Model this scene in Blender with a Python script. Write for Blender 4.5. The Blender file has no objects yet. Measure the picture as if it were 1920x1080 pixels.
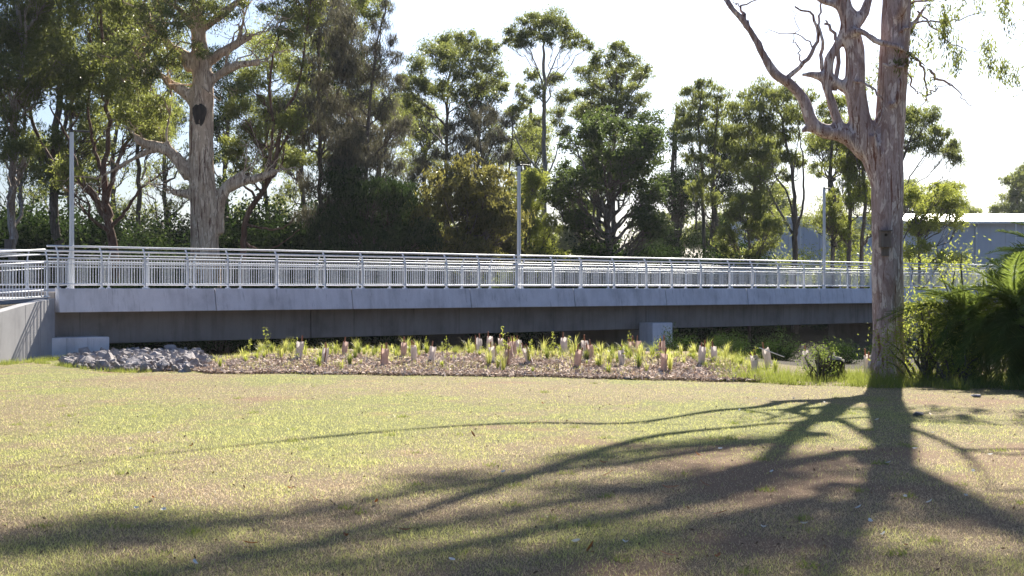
import bpy, bmesh, math, random
import numpy as np
from mathutils import Vector, Matrix

# ------------------------------------------------------------------ camera, sky, sun, exposure
sc = bpy.context.scene
col = sc.collection
CAM_Z = 1.95
F = 1920 * 50.0 / 36.0                       # focal length in photograph pixels
cam_d = bpy.data.cameras.new("camera"); cam_d.lens = 50; cam_d.sensor_width = 36
cam_d.clip_start = 0.1; cam_d.clip_end = 3000
cam = bpy.data.objects.new("camera", cam_d); col.objects.link(cam)
cam.location = (0, 0, CAM_Z); cam.rotation_euler = (math.radians(90.02), 0, 0)
sc.camera = cam

SUN_EL = math.radians(34.5); SUN_AZ = math.radians(15.5)   # azimuth from +Y towards +X
world = bpy.data.worlds.new("World"); sc.world = world; world.use_nodes = True
wn = world.node_tree.nodes; wl = world.node_tree.links
bg = wn["Background"]; sky = wn.new("ShaderNodeTexSky"); sky.sky_type = 'NISHITA'
sky.sun_disc = False; sky.sun_elevation = SUN_EL; sky.sun_rotation = SUN_AZ
sky.air_density = 0.95; sky.dust_density = 2.3; sky.ozone_density = 8.0
wl.new(sky.outputs[0], bg.inputs[0]); bg.inputs[1].default_value = 0.05
sun_d = bpy.data.lights.new("sun", 'SUN'); sun_d.energy = 5.0; sun_d.angle = math.radians(0.55)
sun_d.color = (1.0, 0.93, 0.80)
sun = bpy.data.objects.new("sun", sun_d); col.objects.link(sun)
sdir = Vector((math.sin(SUN_AZ) * math.cos(SUN_EL), math.cos(SUN_AZ) * math.cos(SUN_EL), math.sin(SUN_EL)))
sun.rotation_euler = sdir.to_track_quat('Z', 'Y').to_euler()
sun.location = (20, 60, 60)
vs = sc.view_settings; vs.view_transform = 'Standard'; vs.look = 'None'; vs.gamma = 1
vs.use_curve_mapping = False; vs.exposure = 1.55
sc.cycles.max_bounces = 8; sc.cycles.transmission_bounces = 4; sc.cycles.transparent_max_bounces = 6
sc.cycles.use_adaptive_sampling = True

rng = np.random.default_rng(7)

# ------------------------------------------------------------------ numpy noise
def _hash(ix, iy, s):
    n = (ix.astype(np.int64) * 374761393 + iy.astype(np.int64) * 668265263 + s * 974634) & 0x7fffffff
    n = ((n ^ (n >> 13)) * 1274126177) & 0x7fffffff
    n = n ^ (n >> 16)
    return (n & 0xffff) / 65535.0
def vnoise(x, y, s=0):
    x = np.asarray(x, float); y = np.asarray(y, float)
    ix = np.floor(x); iy = np.floor(y); fx = x - ix; fy = y - iy
    fx = fx * fx * (3 - 2 * fx); fy = fy * fy * (3 - 2 * fy)
    a = _hash(ix, iy, s); b = _hash(ix + 1, iy, s); c = _hash(ix, iy + 1, s); d = _hash(ix + 1, iy + 1, s)
    return (a * (1 - fx) + b * fx) * (1 - fy) + (c * (1 - fx) + d * fx) * fy
def fbm(x, y, s=0, o=4):
    t = 0; a = 0.5; f = 1.0
    for i in range(o):
        t = t + a * vnoise(np.asarray(x) * f + 17.3 * i, np.asarray(y) * f - 9.1 * i, s + i); a *= 0.5; f *= 2.03
    return t / (1 - 0.5 ** o)
def sstep(a, b, x):
    t = np.clip((np.asarray(x, float) - a) / (b - a), 0, 1); return t * t * (3 - 2 * t)

# ------------------------------------------------------------------ materials
def new_mat(name):
    m = bpy.data.materials.new(name); m.use_nodes = True
    nt = m.node_tree
    for n in list(nt.nodes): nt.nodes.remove(n)
    return m, nt
class NT:
    def __init__(s, nt): s.nt = nt
    def n(s, t, **kw):
        x = s.nt.nodes.new(t)
        for k, v in kw.items():
            if k.startswith('i_'): x.inputs[k[2:].replace('_', ' ')].default_value = v
            else: setattr(x, k, v)
        return x
    def l(s, a, b): s.nt.links.new(a, b)
    def coord(s, scale=(1, 1, 1), kind='Object'):
        tc = s.n('ShaderNodeTexCoord'); mp = s.n('ShaderNodeMapping'); mp.inputs['Scale'].default_value = scale
        s.l(tc.outputs[kind], mp.inputs['Vector']); return mp.outputs['Vector']
    def noise(s, vec, scale, detail=6, rough=0.55, dist=0.0):
        x = s.n('ShaderNodeTexNoise'); x.inputs['Scale'].default_value = scale; x.inputs['Detail'].default_value = detail
        x.inputs['Roughness'].default_value = rough; x.inputs['Distortion'].default_value = dist
        if vec is not None: s.l(vec, x.inputs['Vector'])
        return x.outputs['Fac']
    def ramp(s, fac, stops):
        r = s.n('ShaderNodeValToRGB'); e = r.color_ramp.elements
        while len(e) < len(stops): e.new(0.5)
        for i, (p, c) in enumerate(stops):
            e[i].position = p; e[i].color = (c[0], c[1], c[2], 1) if hasattr(c, '__len__') else (c, c, c, 1)
        s.l(fac, r.inputs[0]); return r.outputs['Color']
    def mix(s, fac, a, b, mode='MIX'):
        m = s.n('ShaderNodeMix', data_type='RGBA', blend_type=mode)
        for src, i in ((fac, 0), (a, 6), (b, 7)):
            if hasattr(src, 'is_linked') or hasattr(src, 'links'): s.l(src, m.inputs[i])
            else: m.inputs[i].default_value = src if i == 0 else (src[0], src[1], src[2], 1)
        return m.outputs[2]
    def bump(s, h, strength=0.4, dist=0.02):
        b = s.n('ShaderNodeBump'); b.inputs['Strength'].default_value = strength; b.inputs['Distance'].default_value = dist
        s.l(h, b.inputs['Height']); return b.outputs['Normal']
    def out(s, sh):
        o = s.n('ShaderNodeOutputMaterial'); s.l(sh, o.inputs['Surface'])
    def principled(s, color, rough=0.7, metal=0.0, normal=None, spec=0.4):
        p = s.n('ShaderNodeBsdfPrincipled')
        if hasattr(color, 'links'): s.l(color, p.inputs['Base Color'])
        else: p.inputs['Base Color'].default_value = (color[0], color[1], color[2], 1)
        if hasattr(rough, 'links'): s.l(rough, p.inputs['Roughness'])
        else: p.inputs['Roughness'].default_value = rough
        p.inputs['Metallic'].default_value = metal; p.inputs['Specular IOR Level'].default_value = spec
        if normal is not None: s.l(normal, p.inputs['Normal'])
        return p.outputs[0]

def leaf_mat(name, c1, c2, trans, rough=0.42, tmix=0.45, spec=0.4, diffuse=False):
    m, nt = new_mat(name); q = NT(nt)
    g = q.n('ShaderNodeNewGeometry')
    colr = q.ramp(g.outputs['Random Per Island'], [(0.0, c1), (0.75, c2), (1.0, [min(1, c2[0] * 1.9), min(1, c2[1] * 1.7), min(1, c2[2] * 1.5)])])  # top stop brighter on random leaves: glints put into the colour
    tcol = q.mix(0.5, colr, trans)
    if diffuse:
        dn = q.n('ShaderNodeBsdfDiffuse'); q.l(colr, dn.inputs['Color']); p = dn.outputs[0]
    else: p = q.principled(colr, rough, spec=spec)
    t = q.n('ShaderNodeBsdfTranslucent'); q.l(tcol, t.inputs['Color'])
    mx = q.n('ShaderNodeMixShader'); mx.inputs[0].default_value = tmix
    q.l(p, mx.inputs[1]); q.l(t.outputs[0], mx.inputs[2]); q.out(mx.outputs[0])
    return m

def bark_mat(name, base, dark, pale, red, stretch=0.18, bump=0.6, fscale=1.0):
    m, nt = new_mat(name); q = NT(nt)
    n1 = q.noise(q.coord((1, 1, stretch)), 3.0 * fscale, 7, 0.6, 1.1); n2 = q.noise(q.coord((1, 1, stretch * 0.8)), 5.5 * fscale, 6, 0.6, 0.8)
    n3 = q.noise(q.coord((1, 1, 0.05)), 10 * fscale, 5, 0.62, 0.3); n4 = q.noise(q.coord((1, 1, 0.3)), 45, 4, 0.6); n5 = q.noise(q.coord((1, 1, 0.5)), 0.9, 3, 0.5)
    c = q.ramp(n1, [(0.36, [0.6 * a + 0.4 * b for a, b in zip(dark, base)]), (0.43, base), (0.53, [x * 0.9 for x in base]), (0.55, pale), (0.68, pale), (0.71, base)])
    c = q.mix(q.ramp(n2, [(0.545, 0.0), (0.575, 0.85)]), c, [0.5 * a + 0.5 * b for a, b in zip(red, base)])
    c = q.mix(q.ramp(n3, [(0.385, 0.95), (0.425, 0.0)]), c, red)
    c = q.mix(q.ramp(n3, [(0.575, 0.0), (0.62, 0.7)]), c, dark)
    c = q.mix(0.8, c, q.ramp(n4, [(0.3, 0.78), (0.7, 1.12)]), 'MULTIPLY')
    c = q.mix(0.8, c, q.ramp(n5, [(0.3, 0.75), (0.7, 1.12)]), 'MULTIPLY')
    q.out(q.principled(c, 0.85, normal=q.bump(q.mix(0.5, n1, n3), bump, 0.05), spec=0.2))
    return m

def concrete_mat(name, base, stain=0.6, scale=1.0):
    m, nt = new_mat(name); q = NT(nt)
    v = q.coord(); n1 = q.noise(v, 0.9 * scale, 7, 0.6); n2 = q.noise(q.coord((1, 1, 0.12)), 3.5 * scale, 5, 0.6)
    n3 = q.noise(v, 60, 3, 0.6); n4 = q.noise(q.coord((1, 1, 0.035)), 9 * scale, 4, 0.6)
    c = q.ramp(n1, [(0.25, [x * 0.72 for x in base]), (0.5, base), (0.8, [min(1, x * 1.15) for x in base])])
    st = q.ramp(n2, [(0.30, 0.62), (0.52, 1.0)])
    c = q.mix(stain, c, st, 'MULTIPLY')
    c = q.mix(1.0, c, q.ramp(n4, [(0.60, 1.0), (0.72, 0.72)]), 'MULTIPLY')
    f = q.ramp(n3, [(0.3, 0.9), (0.7, 1.06)]); c = q.mix(1.0, c, f, 'MULTIPLY')
    q.out(q.principled(c, 0.85, normal=q.bump(n3, 0.25, 0.01), spec=0.25)); return m

M = {}
M['galv'], _nt = new_mat('galvanised_steel'); _q = NT(_nt)
_c = _q.ramp(_q.noise(_q.coord(), 14, 4, 0.6), [(0.3, (0.60, 0.63, 0.67)), (0.7, (0.80, 0.82, 0.86))])
_q.out(_q.principled(_c, 0.5, 0.2, spec=0.5))
M['pole'], _nt = new_mat('pole_steel'); _q = NT(_nt)
_c = _q.ramp(_q.noise(_q.coord((1, 1, 0.1)), 8, 4, 0.6), [(0.3, (0.55, 0.57, 0.60)), (0.7, (0.72, 0.74, 0.77))])
_q.out(_q.principled(_c, 0.42, 0.4, spec=0.45))
M['dark_metal'], _nt = new_mat('dark_metal'); _q = NT(_nt)
_q.out(_q.principled(_q.ramp(_q.noise(_q.coord(), 20), [(0.3, (0.03, 0.035, 0.04)), (0.7, (0.07, 0.075, 0.08))]), 0.5, 0.3))
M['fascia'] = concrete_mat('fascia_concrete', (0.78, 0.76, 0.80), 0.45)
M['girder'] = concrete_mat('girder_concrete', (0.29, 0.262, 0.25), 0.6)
M['wall'] = concrete_mat('wall_concrete', (0.36, 0.355, 0.37), 0.2)
M['joint'], _nt = new_mat('joint_filler'); _q = NT(_nt)
_q.out(_q.principled(_q.ramp(_q.noise(_q.coord(), 30), [(0.3, (0.015, 0.015, 0.015)), (0.7, (0.04, 0.04, 0.04))]), 0.9))
M['gum_bark'] = bark_mat('gum_bark', (0.52, 0.40, 0.38), (0.22, 0.155, 0.15), (0.76, 0.65, 0.61), (0.19, 0.085, 0.06), fscale=1.35, stretch=0.32)
M['old_bark'] = bark_mat('old_gum_bark', (0.66, 0.49, 0.34), (0.36, 0.24, 0.165), (0.82, 0.66, 0.48), (0.15, 0.07, 0.045), fscale=0.9, stretch=0.3)
M['red_bark'] = bark_mat('reddish_bark', (0.17, 0.10, 0.075), (0.07, 0.045, 0.035), (0.28, 0.2, 0.16), (0.12, 0.05, 0.03))
M['grey_bark'] = bark_mat('grey_bark', (0.14, 0.12, 0.105), (0.06, 0.05, 0.045), (0.24, 0.21, 0.19), (0.10, 0.06, 0.045))
M['pale_bark'] = bark_mat('pale_bark', (0.36, 0.32, 0.29), (0.2, 0.17, 0.15), (0.5, 0.46, 0.42), (0.22, 0.13, 0.1))
M['dark_wood'], _nt = new_mat('charred_wood_and_hole_shade'); _q = NT(_nt)
_q.out(_q.principled(_q.ramp(_q.noise(_q.coord((1, 1, 0.2)), 9), [(0.3, (0.012, 0.01, 0.009)), (0.7, (0.07, 0.05, 0.04))]), 0.9))  # char on the stump; stands in for shade in the hollow and box hole
M['hollow'] = M['dark_wood']
L = {}
L['gum'] = leaf_mat('gum_leaf', (0.050, 0.075, 0.032), (0.105, 0.13, 0.05), (0.44, 0.48, 0.10), tmix=0.5)
L['olive'] = leaf_mat('olive_leaf', (0.055, 0.078, 0.030), (0.11, 0.14, 0.045), (0.50, 0.54, 0.11), tmix=0.55)
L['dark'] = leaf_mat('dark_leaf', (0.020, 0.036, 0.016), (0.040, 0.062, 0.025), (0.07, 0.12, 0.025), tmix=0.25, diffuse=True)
L['broad'] = leaf_mat('broad_leaf', (0.030, 0.052, 0.022), (0.060, 0.088, 0.032), (0.20, 0.27, 0.06), tmix=0.4, spec=0.2, rough=0.55)
L['oak'] = leaf_mat('sheoak_needle', (0.060, 0.062, 0.042), (0.105, 0.098, 0.07), (0.18, 0.17, 0.10), 0.6, tmix=0.3)
L['wattle'] = leaf_mat('wattle_leaf', (0.06, 0.068, 0.022), (0.13, 0.125, 0.042), (0.40, 0.37, 0.09), 0.5, tmix=0.5)
L['lime'] = leaf_mat('lime_leaf', (0.09, 0.14, 0.03), (0.17, 0.22, 0.05), (0.60, 0.62, 0.10), 0.55, tmix=0.55)
L['tuft'] = leaf_mat('tuft_blade', (0.16, 0.19, 0.05), (0.30, 0.30, 0.09), (0.80, 0.82, 0.22), 0.55, tmix=0.5)
L['palm'] = leaf_mat('palm_leaf', (0.040, 0.075, 0.024), (0.08, 0.12, 0.038), (0.42, 0.52, 0.09), 0.65, tmix=0.4, diffuse=True)
L['grass'] = leaf_mat('green_grass', (0.085, 0.12, 0.03), (0.16, 0.20, 0.05), (0.42, 0.46, 0.08), 0.5, tmix=0.45)
L['lawn'] = leaf_mat('lawn_grass', (0.09, 0.115, 0.03), (0.17, 0.185, 0.05), (0.95, 0.93, 0.36), 0.5, tmix=0.6)
L['straw'] = leaf_mat('straw_grass', (0.16, 0.115, 0.066), (0.29, 0.215, 0.13), (0.98, 0.82, 0.56), 0.5, tmix=0.58)

# ------------------------------------------------------------------ mesh helpers
def np_mesh(name, V, Fq, smooth=False):
    """V (n,3); Fq list of int arrays with equal row width (3 or 4)"""
    me = bpy.data.meshes.new(name)
    V = np.asarray(V, np.float32); me.vertices.add(len(V)); me.vertices.foreach_set('co', V.ravel())
    if not isinstance(Fq, list): Fq = [Fq]
    Fq = [np.asarray(f, np.int32) for f in Fq if len(f)]
    nl = sum(f.size for f in Fq); npoly = sum(len(f) for f in Fq)
    me.loops.add(nl); me.loops.foreach_set('vertex_index', np.concatenate([f.ravel() for f in Fq]))
    tot = np.concatenate([np.full(len(f), f.shape[1], np.int32) for f in Fq])
    st = np.concatenate([[0], np.cumsum(tot)[:-1]]).astype(np.int32)
    me.polygons.add(npoly); me.polygons.foreach_set('loop_start', st); me.polygons.foreach_set('loop_total', tot)
    me.polygons.foreach_set('use_smooth', np.full(npoly, bool(smooth)))
    me.update(calc_edges=True); return me

class MB:
    def __init__(s): s.V = []; s.F4 = []; s.F3 = []; s.n = 0
    def add(s, V, F4=None, F3=None):
        V = np.asarray(V, float)
        if F4 is not None and len(F4): s.F4.append(np.asarray(F4) + s.n)
        if F3 is not None and len(F3): s.F3.append(np.asarray(F3) + s.n)
        s.V.append(V); s.n += len(V)
    def hexa(s, c):     # 8 corners: bottom 4 (ccw), top 4
        s.add(c, [[3, 2, 1, 0], [4, 5, 6, 7], [0, 1, 5, 4], [1, 2, 6, 5], [2, 3, 7, 6], [3, 0, 4, 7]])
    def box(s, c, d):
        x, y, z = c; a, b, h = d[0] / 2, d[1] / 2, d[2] / 2
        s.hexa([(x - a, y - b, z - h), (x + a, y - b, z - h), (x + a, y + b, z - h), (x - a, y + b, z - h),
                (x - a, y - b, z + h), (x + a, y - b, z + h), (x + a, y + b, z + h), (x - a, y + b, z + h)])
    def tube(s, path, rad, sides=6, cap=True, jitter=0.0, seed=0):
        P = np.asarray(path, float); n = len(P); rad = np.broadcast_to(np.asarray(rad, float), (n,))
        T = np.gradient(P, axis=0); T /= np.linalg.norm(T, axis=1)[:, None] + 1e-9
        up = np.array([0, 0, 1.0]) if abs(T[0][2]) < 0.9 else np.array([1.0, 0, 0])
        N = np.cross(T[0], up); N /= np.linalg.norm(N)
        ang = np.linspace(0, 2 * np.pi, sides, endpoint=False); V = np.zeros((n, sides, 3))
        rg = np.random.default_rng(seed)
        for i in range(n):
            N = N - T[i] * np.dot(N, T[i]); N /= np.linalg.norm(N) + 1e-9
            B = np.cross(T[i], N)
            r = rad[i] * (1 + jitter * rg.uniform(-1, 1, sides)) if jitter else np.full(sides, rad[i])
            V[i] = P[i] + (np.cos(ang) * r)[:, None] * N + (np.sin(ang) * r)[:, None] * B
        i = np.arange(n - 1)[:, None] * sides; j = np.arange(sides)[None]; j2 = (j + 1) % sides
        Fq = np.stack([i + j, i + j2, i + sides + j2, i + sides + j], -1).reshape(-1, 4)
        V = V.reshape(-1, 3); F3 = []
        if cap:
            V = np.vstack([V, P[0], P[-1]]); a = n * sides; b = a + 1; jj = np.arange(sides); k2 = (jj + 1) % sides
            F3 = np.vstack([np.stack([np.full(sides, a), k2, jj], -1), np.stack([np.full(sides, b), (n - 1) * sides + jj, (n - 1) * sides + k2], -1)])
        s.add(V, Fq, F3)
    def mesh(s, name, smooth=False):
        fs = []
        if s.F4: fs.append(np.vstack(s.F4))
        if s.F3: fs.append(np.vstack(s.F3))
        return np_mesh(name, np.vstack(s.V), fs, smooth)
    def build(s, name, mat, parent=None, smooth=False, origin=None):
        if origin is not None: s.V = [v - np.asarray(origin) for v in s.V]
        o = link(name, s.mesh(name, smooth), mat, parent)
        if origin is not None: o.location = origin
        return o

def link(name, me, mat, parent=None):
    o = bpy.data.objects.new(name, me); col.objects.link(o)
    if mat is not None and me is not None and len(me.materials) == 0: me.materials.append(mat)
    if parent is not None: o.parent = parent
    return o
def tag(o, label=None, cat=None, group=None, kind=None):
    if label: o['label'] = label
    if cat: o['category'] = cat
    if group: o['group'] = group
    if kind: o['kind'] = kind
    return o
def thing(name, loc, label, cat, group=None, rz=0, scale=1):
    o = bpy.data.objects.new(name, None); col.objects.link(o); o.empty_display_size = 0.2
    o.location = loc; o.rotation_euler = (0, 0, rz); o.scale = (scale,) * 3
    return tag(o, label, cat, group)
def bevel(o, w=0.015, seg=2):
    b = o.modifiers.new('bevel', 'BEVEL'); b.width = w; b.segments = seg; b.limit_method = 'ANGLE'
    return o
def wpt(u, v, D):        # a photograph pixel at distance D along the view axis, in metres
    return np.array([(u - 960) / F * D, D, CAM_Z + (541 - v) / F * D])
def curve(pts, n):       # Catmull-Rom through points
    P = np.asarray(pts, float)
    if len(P) == 2: return P[0] + (P[1] - P[0]) * np.linspace(0, 1, n)[:, None]
    Q = np.vstack([2 * P[0] - P[1], P, 2 * P[-1] - P[-2]]); t = np.linspace(0, len(P) - 1 - 1e-6, n)
    i = np.floor(t).astype(int); f = (t - i)[:, None]
    a, b, c, d = Q[i], Q[i + 1], Q[i + 2], Q[i + 3]
    return 0.5 * (2 * b + (c - a) * f + (2 * a - 5 * b + 4 * c - d) * f * f + (3 * b - a - 3 * c + d) * f ** 3)

# ------------------------------------------------------------------ terrain
DIRV = np.array([4.43, 3.88]); PLEN = float(np.hypot(*DIRV)); DIR = DIRV / PLEN; NRM = np.array([-DIR[1], DIR[0]])
P0 = np.array([-10.59, 50.7])
def B(k, w=0.0, z=0.0):
    p = P0 + DIRV * k + NRM * w; return np.array([p[0], p[1], z])
def bed_front(x):
    return np.interp(x, [-12, -8.0, -7.5, -3.9, 0, 2.3, 4.3, 5.4, 6.5], [37, 36.2, 35.2, 34.4, 33.9, 32.6, 31.4, 31.3, 33])
def height(x, y):
    x = np.asarray(x, float); y = np.asarray(y, float)
    z = -0.015 * np.clip(y - 25, 0, 20)
    z = z + 0.05 * (fbm(x * 0.15, y * 0.15, 3, 3) - 0.5) * sstep(5, 12, y)
    bf = bed_front(x)
    mound = sstep(0, 5, y - bf) * sstep(-9.5, -6.5, x) * (1 - sstep(5.5, 9, x))
    z = z + 0.24 * mound
    yc = np.interp(x, [-30, -14, -8, 0, 8, 14, 30], [52, 50, 47, 44.5, 44, 46, 50])
    wq = (x - P0[0]) * NRM[0] + (y - P0[1]) * NRM[1]
    g = sstep(0, 9, y - yc) * (1 - sstep(8.5, 17, wq))
    z = z - 2.3 * g
    z = z + 0.25 * (fbm(x * 0.3, y * 0.3, 9, 3) - 0.5) * sstep(0, 6, y - yc)
    return z
def ground_at(u, v):     # where the sight line of a pixel meets the ground
    d = np.linspace(6, 60, 1200); P = (u - 960) / F * d; z = CAM_Z + (541 - v) / F * d
    h = height(P, d); i = np.argmax(z < h); return np.array([P[i], d[i], float(h[i])])

def green_mask(x, y):
    g = fbm(x * 0.35, y * 0.22, 21, 5); g2 = fbm(x * 1.7, y * 1.3, 33, 3)
    m = 0.85 * sstep(0.43, 0.70, g * 0.70 + g2 * 0.30)
    return np.clip(m + .30 * sstep(14, 21, y) - .14 * (1 - sstep(10, 15, y)), 0, 1)
def bare_mask(x, y):
    return sstep(.56, .68, fbm(x * .28 + 7, y * .2 + 3, 51, 4) * .75 + fbm(x * 1.3, y * 1.1, 57, 3) * .25)
xs = np.concatenate([[-500, -250, -120, -70, -45, -32, -26, -22, -20], np.arange(-18, 18.01, 0.26), [20, 22, 26, 32, 45, 70, 120, 250, 500]])
ys = np.concatenate([[-30, -10, -4, 0, 4, 6], np.arange(8, 50.01, 0.26), np.arange(51, 104, 1.5), [110, 120, 135, 160, 200, 260, 350, 500, 800, 1500]])
X, Y = np.meshgrid(xs, ys); Z = height(X, Y)
V = np.stack([X, Y, Z], -1).reshape(-1, 3); nx, ny = len(xs), len(ys)
ii, jj = np.meshgrid(np.arange(ny - 1), np.arange(nx - 1), indexing='ij'); a = (ii * nx + jj).ravel()
Fq = np.stack([a, a + 1, a + 1 + nx, a + nx], -1)
me = np_mesh('ground', V, Fq, True)
at_ = me.attributes.new('green', 'FLOAT', 'POINT'); at_.data.foreach_set('value', green_mask(X, Y).ravel().astype(np.float32))
at3 = me.attributes.new('bare', 'FLOAT', 'POINT'); at3.data.foreach_set('value', bare_mask(X, Y).ravel().astype(np.float32))
lawnness = 1 - sstep(-0.6, 1.2, Y - np.interp(X, [-30, -14, -8, 0, 8, 14, 30], [50, 48, 45, 43, 37.5, 37.5, 44]))
at2 = me.attributes.new('lawn', 'FLOAT', 'POINT'); at2.data.foreach_set('value', lawnness.ravel().astype(np.float32))
m, nt = new_mat('lawn_and_bank'); q = NT(nt)
ga = q.n('ShaderNodeAttribute', attribute_name='green'); la = q.n('ShaderNodeAttribute', attribute_name='lawn')
v = q.coord(); n1 = q.noise(v, 9, 6, 0.65); n2 = q.noise(v, 70, 4, 0.7); n3 = q.noise(v, 1.1, 5, 0.6)
straw = q.ramp(n2, [(0.32, (0.06, 0.042, 0.028)), (0.5, (0.19, 0.14, 0.09)), (0.75, (0.32, 0.245, 0.16))])
grn = q.ramp(n2, [(0.25, (0.06, 0.068, 0.025)), (0.5, (0.15, 0.155, 0.058)), (0.8, (0.27, 0.265, 0.115))])
gf = q.n('ShaderNodeMath', operation='MULTIPLY_ADD'); q.l(n1, gf.inputs[0]); gf.inputs[1].default_value = 0.9; gf.inputs[2].default_value = -0.45
gs = q.n('ShaderNodeMath', operation='ADD', use_clamp=True); q.l(ga.outputs['Fac'], gs.inputs[0]); q.l(gf.outputs[0], gs.inputs[1])
lawn_c = q.mix(gs.outputs[0], straw, grn)
soil = q.ramp(n3, [(0.58, 0.0), (0.72, 0.7)]); lawn_c = q.mix(soil, lawn_c, (0.24, 0.155, 0.09))
ba = q.n('ShaderNodeAttribute', attribute_name='bare')
lawn_c = q.mix(ba.outputs['Fac'], lawn_c, q.ramp(n2, [(0.3, (0.10, 0.062, 0.038)), (0.6, (0.25, 0.165, 0.105)), (0.8, (0.36, 0.26, 0.18))]))
litter = q.ramp(n1, [(0.3, (0.018, 0.014, 0.01)), (0.6, (0.04, 0.03, 0.02)), (0.8, (0.075, 0.06, 0.04))])  # dark leaf litter, colour lowered further to stand in for tree shade
c = q.mix(la.outputs['Fac'], litter, lawn_c)
hh = q.mix(0.5, n1, n2)
q.out(q.principled(c, 0.95, normal=q.bump(hh, 0.9, 0.03), spec=0.1))
ground = link('ground', me, m); tag(ground, 'dry mown lawn running down to the creek bank', 'ground', kind='structure')

# ------------------------------------------------------------------ bridge
bridge = thing('bridge', tuple(B(0, 3.2, 0)), 'low concrete beam bridge with galvanised railings over the creek gully', 'bridge')
BO = np.array(B(0, 3.2, 0)); WID = 6.5; K0, K1 = -0.99, 11.4; ZD = CAM_Z
def slab(mb, k0, k1, w0, w1, z0, z1, wb0=None, wb1=None):   # box along the bridge; wb = w at bottom
    wb0 = w0 if wb0 is None else wb0; wb1 = w1 if wb1 is None else wb1
    mb.hexa([B(k0, wb0, z0), B(k1, wb0, z0), B(k1, wb1, z0), B(k0, wb1, z0), B(k0, w0, z1), B(k1, w0, z1), B(k1, w1, z1), B(k0, w1, z1)])
def bpart(mb, name, mat, parent=None, smooth=False, bev=0):
    p = parent or bridge
    mb.V = [v - BO for v in mb.V]
    o = link(name, mb.mesh(name, smooth), mat, p)
    if bev: bevel(o, bev)
    return o
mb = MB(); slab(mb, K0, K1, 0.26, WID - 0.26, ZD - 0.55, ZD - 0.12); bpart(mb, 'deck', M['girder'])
gap = 0.016 / PLEN * 1.4
for k in range(-1, 11):
    mb = MB(); slab(mb, max(k, K0) + gap, min(k + 1, K1) - gap, 0.0, 0.24, ZD - 0.79, ZD, -0.12, 0.24)
    bpart(mb, 'fascia_panel', M['fascia'], bev=0.018)
    mb = MB(); slab(mb, max(k, K0) + gap, min(k + 1, K1) - gap, WID - 0.24, WID, ZD - 0.79, ZD, WID - 0.24, WID + 0.12)
    bpart(mb, 'fascia_panel', M['fascia'], bev=0.018)
mb = MB(); slab(mb, K0 + 0.02, K1 - 0.02, 0.06, 0.255, ZD - 0.77, ZD - 0.03, 0.0, 0.255); bpart(mb, 'joint_filler', M['joint'])
for w0 in (0.85, 3.0, 5.1):
    for (k0, k1) in ((-0.97, 0.78), (0.785, 3.93), (3.937, 7.6), (7.607, 11.3)):
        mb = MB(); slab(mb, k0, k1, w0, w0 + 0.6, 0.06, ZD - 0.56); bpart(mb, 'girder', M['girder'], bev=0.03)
mb = MB(); slab(mb, 3.84, 4.06, 0.75, 5.9, -3.2, 0.05); bpart(mb, 'pier', M['girder'], bev=0.03)
mb = MB(); slab(mb, 3.835, 4.065, -0.12, 0.745, -3.2, 0.36); bpart(mb, 'pier_end_block', M['fascia'], bev=0.03)
mb = MB(); slab(mb, 7.5, 7.72, 0.3, 5.9, -3.2, 0.05); bpart(mb, 'pier', M['girder'], bev=0.03)
mb = MB(); slab(mb, -1.05, -0.70, -0.25, 6.4, -1.2, 0.33); bpart(mb, 'abutment', M['fascia'], bev=0.03)
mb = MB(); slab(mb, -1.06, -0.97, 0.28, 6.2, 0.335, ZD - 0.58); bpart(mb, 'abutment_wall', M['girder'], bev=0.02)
mb = MB(); slab(mb, 11.0, 11.5, -0.4, 6.6, -3.0, 0.055); bpart(mb, 'abutment', M['fascia'])

# railing: each with rails as its own mesh, posts and balusters as children
def post_ks():
    ks = [-0.977, -0.717, -0.448, -0.172]
    for k in range(0, 11): ks += [k + 0.102, k + 0.45, k + 0.809]
    return ks
def make_post_mesh(sgn):
    """local: x along the bridge, y across (towards the deck), z up"""
    mb = MB()
    mb.box((0, 0, 0.53), (0.055, 0.075, 1.06)); mb.box((0, 0, 0.008), (0.14, 0.16, 0.016))
    pts = np.array([(0, 0.0, 1.0), (0, 0.015, 1.12), (0, 0.07, 1.24), (0, 0.15, 1.36), (0, 0.17, 1.405)]); pts[:, 1] *= sgn
    c = curve(pts, 9)
    for i in range(8):
        a, b = c[i], c[i + 1]; d = b - a; nr = np.array([0, -d[2], d[1]]); nr /= np.linalg.norm(nr); h = nr * 0.038; e = np.array([0.011, 0, 0])
        mb.hexa([a - e - h, a + e - h, a + e + h, a - e + h, b - e - h, b + e - h, b + e + h, b - e + h])
    for dx, dy in ((-.05, -.06), (.05, -.06), (-.05, .06), (.05, .06)): mb.tube([(dx, dy, 0.01), (dx, dy, 0.035)], 0.012, 6)
    return mb.mesh('post')
ANG = math.atan2(DIR[1], DIR[0])
post_me = {1: make_post_mesh(1), -1: make_post_mesh(-1)}
mb = MB(); mb.tube([(0, 0, 0.14), (0, 0, 0.99)], 0.0125, 5, cap=False); bal_me = mb.mesh('baluster', True)
mb = MB(); mb.tube([(0, 0, 0.0), (0, 0, 0.99)], 0.0125, 5, cap=False); bal_me2 = mb.mesh('baluster', True)
for _m in (post_me[1], post_me[-1], bal_me, bal_me2): _m.materials.append(M['galv'])
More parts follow.
